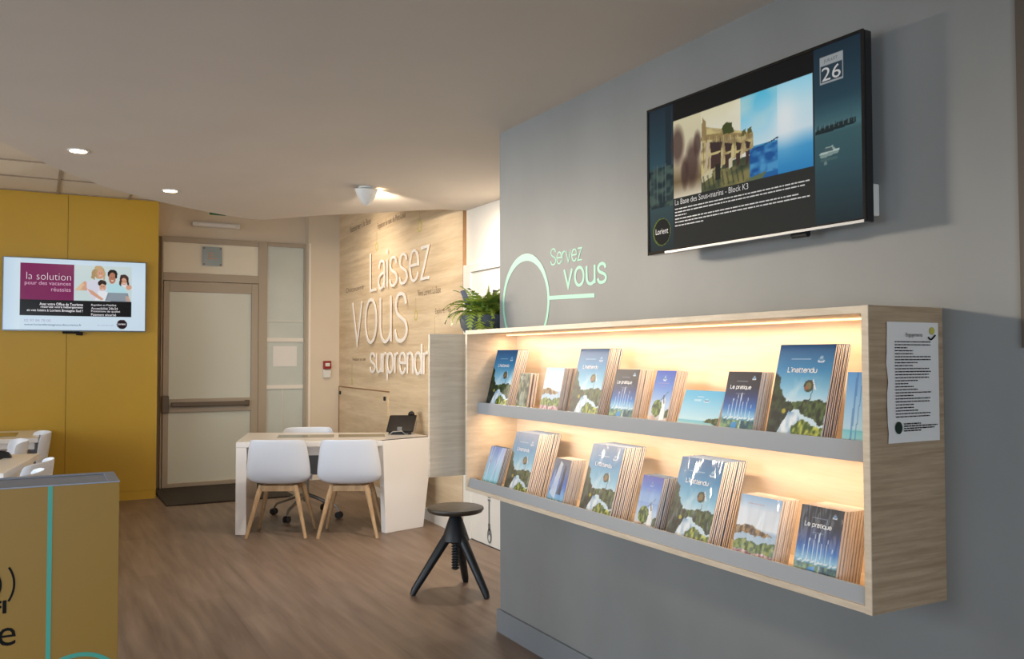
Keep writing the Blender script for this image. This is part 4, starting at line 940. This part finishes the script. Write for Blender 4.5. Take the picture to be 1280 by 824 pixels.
# ------------------------------------------------------------------ left tables
def table(x,y,rz,L,Wd,label,z=.745,inset=None):
    r = empty('table',(x,y,0),rz); tag(r,label,'table','white tables at the left')
    MB().box(-L,0,-Wd,0,z-.04,z).build('tabletop', M['desk'], r, bevel=.003)
    MB().box(-L+.05,-.03,-Wd+.04,-Wd+.06,z-.1,z-.041).box(-.05,-.03,-Wd+.061,-.05,z-.1,z-.041).build('apron', M['desk'], r)
    for a in (-L,-.09): MB().box(a,a+.09,-Wd+.02,-.02,0,z-.041).build('slab_leg', M['desk'], r, bevel=.003) if a < -.2 else MB().box(a-.05,a-.01,-Wd+.07,-.07,0,z-.1).build('slab_leg', M['dark_grey'], r, bevel=.003)
    MB().box(-L+.2,-.18,-Wd+.25,-.25,z+.0003,z+.002).build('glass_inset', M['inset'], r)
    return r
table(.03,7.22,-.17,1.6,1.15,'white table at left edge with nearer pair of shell chairs')
table(.05,9.56,-.03,1.6,.95,'white table against yellow wall at left edge')
# small dark thing on the near table
dv = empty('card_reader',(-.2,7.02,.747)); tag(dv,'small dark device on near left table at picture edge','device')
MB().prism([(-.06,-.04,.0),(.06,-.04,.0),(.06,.04,.0),(-.06,.04,.0)],[(-.045,-.02,.05),(.04,-.02,.03),(.04,.03,.035),(-.045,.03,.06)]).build('body', M['black'], dv, bevel=.005)
MB().box(-.03,.03,-.02,.02,.05,.056).build('keypad', M['dark_grey'], dv)
# door mat
tag(MB().box(1.12,2.36,9.02,10.2,0.001,.014).build('door_mat', M['mat'], bevel=.004),'dark grey mat on the floor in front of the metal door','mat')

# ------------------------------------------------------------------ ceiling lamps
for k,(x,y,lb) in enumerate(((.195,5.557,'recessed round downlight, the nearer one at left of lowered ceiling'),(.821,6.588,'recessed round downlight, the farther one towards the ceiling rim'))):
    r = empty('downlight',(x,y,CL)); tag(r,lb,'ceiling lamp','recessed downlights of the lowered ceiling')
    MB().lathe([(.045,-.001),(.058,-.001),(.058,-.005),(.047,-.006)],28).build('trim_ring', M['white_plastic'], r)
    MB().lathe([(0,-.0075),(.045,-.0075),(.045,-.0062),(0,-.0062)],28).build('lamp', M['lamp_glow'], r)
    spot_light('downlight_beam',(x,y,CL-.02),(x,y,0),14,WARM,1.9,.8,.04)
cl = empty('cone_spotlight',(2.013,5.819,CL)); tag(cl,'white cone shaped spotlight on the ceiling aimed at oak wall','ceiling lamp')
MB().lathe([(0,-.0005),(.055,-.0005),(.055,-.012),(0,-.012)],28).build('base', M['white_plastic'], cl, smooth=True)
o = MB().lathe([(.082,.0),(.08,-.01),(.07,-.035),(.05,-.075),(.03,-.105),(.016,-.115),(0,-.117)],36).build('shade', M['white_plastic'], cl, smooth=True)
o.location = (0,0,-.012); o.rotation_euler = (.12,-.06,0)
o = MB().lathe([(0,-.0),(.03,-.0),(.03,-.012),(0,-.012)],20).build('lamp', M['lamp_glow'], cl); o.location = (.095,.03,-.014)
spot_light('cone_spot_beam',(2.13,5.87,CL-.04),(3.05,7.9,2.1),85,WARM,1.5,1,.03)
spot_light('raised_ceiling_spot',(2.2,8.4,CH-.02),(3.1,8.6,1.6),60,WARM,2.2,.9,.05)

# ------------------------------------------------------------------ fern
fn = empty('potted_fern',(2.175,4.29,1.5585)); tag(fn,'green fern in slate blue round pot on the end cabinet','plant')
MB().lathe([(0,0),(.085,0),(.115,.012),(.138,.045),(.146,.085),(.146,.108),(.138,.108),(.134,.09),(0,.088)],40).build('pot', M['pot'], fn, smooth=True)
MB().lathe([(0,.0885),(.132,.0885),(.1,.1),(0,.104)],24).build('soil', M['soil'], fn)
rnd = random.Random(5)
def frond(mb, az, el0, L, droop, mi, x0=0, y0=0, wl=.034, lift=0):
    n = 15; p0 = Vector((x0,y0,.1+lift)); d = Vector((math.cos(az),math.sin(az),0)); pts = [p0]; e = el0
    for i in range(n):
        e -= droop/n*(1+i/n); pts.append(pts[-1]+(d*math.cos(e)+Vector((0,0,1))*math.sin(e))*(L/n))
    mb.tube(pts,[.0016]*len(pts),4,mi); side = Vector((-d.y,d.x,0))
    for i in range(2,n+1):
        t = i/n; l = wl*math.sin(min(1,t*1.15)*PI*.86+.25)*1.1+.005; tg = (pts[i]-pts[i-1]).normalized()
        for sgn in (-1,1):
            b = pts[i]; o_ = side*sgn*l+tg*l*.45+Vector((0,0,-.15*l+rnd.uniform(-.003,.003))); w_ = tg*(L/n*.42)
            mb.add([b-w_,b+o_*.5-w_*.9,b+o_,b+o_*.5+w_*.9,b+w_],[(0,1,2,3,4)],mi)
mb = MB()
for k in range(110):
    az = k*2.39996+rnd.uniform(-.2,.2); frond(mb,az,rnd.uniform(.6,1.45),rnd.uniform(.13,.23),rnd.uniform(.5,1.7),0 if rnd.random()<.72 else 1,math.cos(az)*.06*rnd.random(),math.sin(az)*.06*rnd.random())
for az,el0,L,dr in ((-2.5,.9,.27,2.3),(-2.2,.4,.22,1.9),(3.0,1.0,.25,1.5),(2.6,1.1,.26,1.3),(-1.9,.3,.24,2.2),(-1.5,.2,.22,2.3),(-1.2,.35,.24,2.1)): frond(mb,az,el0,L,dr,0,-.03,-.02,.03)
mb.build('foliage', [M['fern'],M['fern_dark']], fn)
for x,y,tl,hh,wd,mt in ((-.085,.03,-.35,.11,.030,'slate'),(.0,.05,-.25,.08,.02,'slate'),(.055,.02,.1,.11,.024,'slate')):
    MB().prism([(-wd/2,-.004,0),(wd/2,-.004,0),(wd/2,.004,0),(-wd/2,.004,0)],[(-wd/2,-.003,hh),(wd/2,-.003,hh),(wd/2,.003,hh),(-wd/2,.003,hh)]).build('slate_leaf', M[mt], fn, bevel=.002, loc=(x,y,.145), rot=(.1,tl,-.5))
for x,hh in ((.02,.16),(.115,.18)):
    MB().lathe([(.002,0),(.014,.03),(.012,hh*.6),(.001,hh)],7).build('flower_spike', M['spike'], fn, loc=(x-.02,-.01,.12), rot=(0,.08,0))
o = MB().lathe([(0,-.035),(.025,-.025),(.036,0),(.025,.025),(0,.035)],14).build('round_bud', M['pot'], fn, loc=(.16,.02,.17));
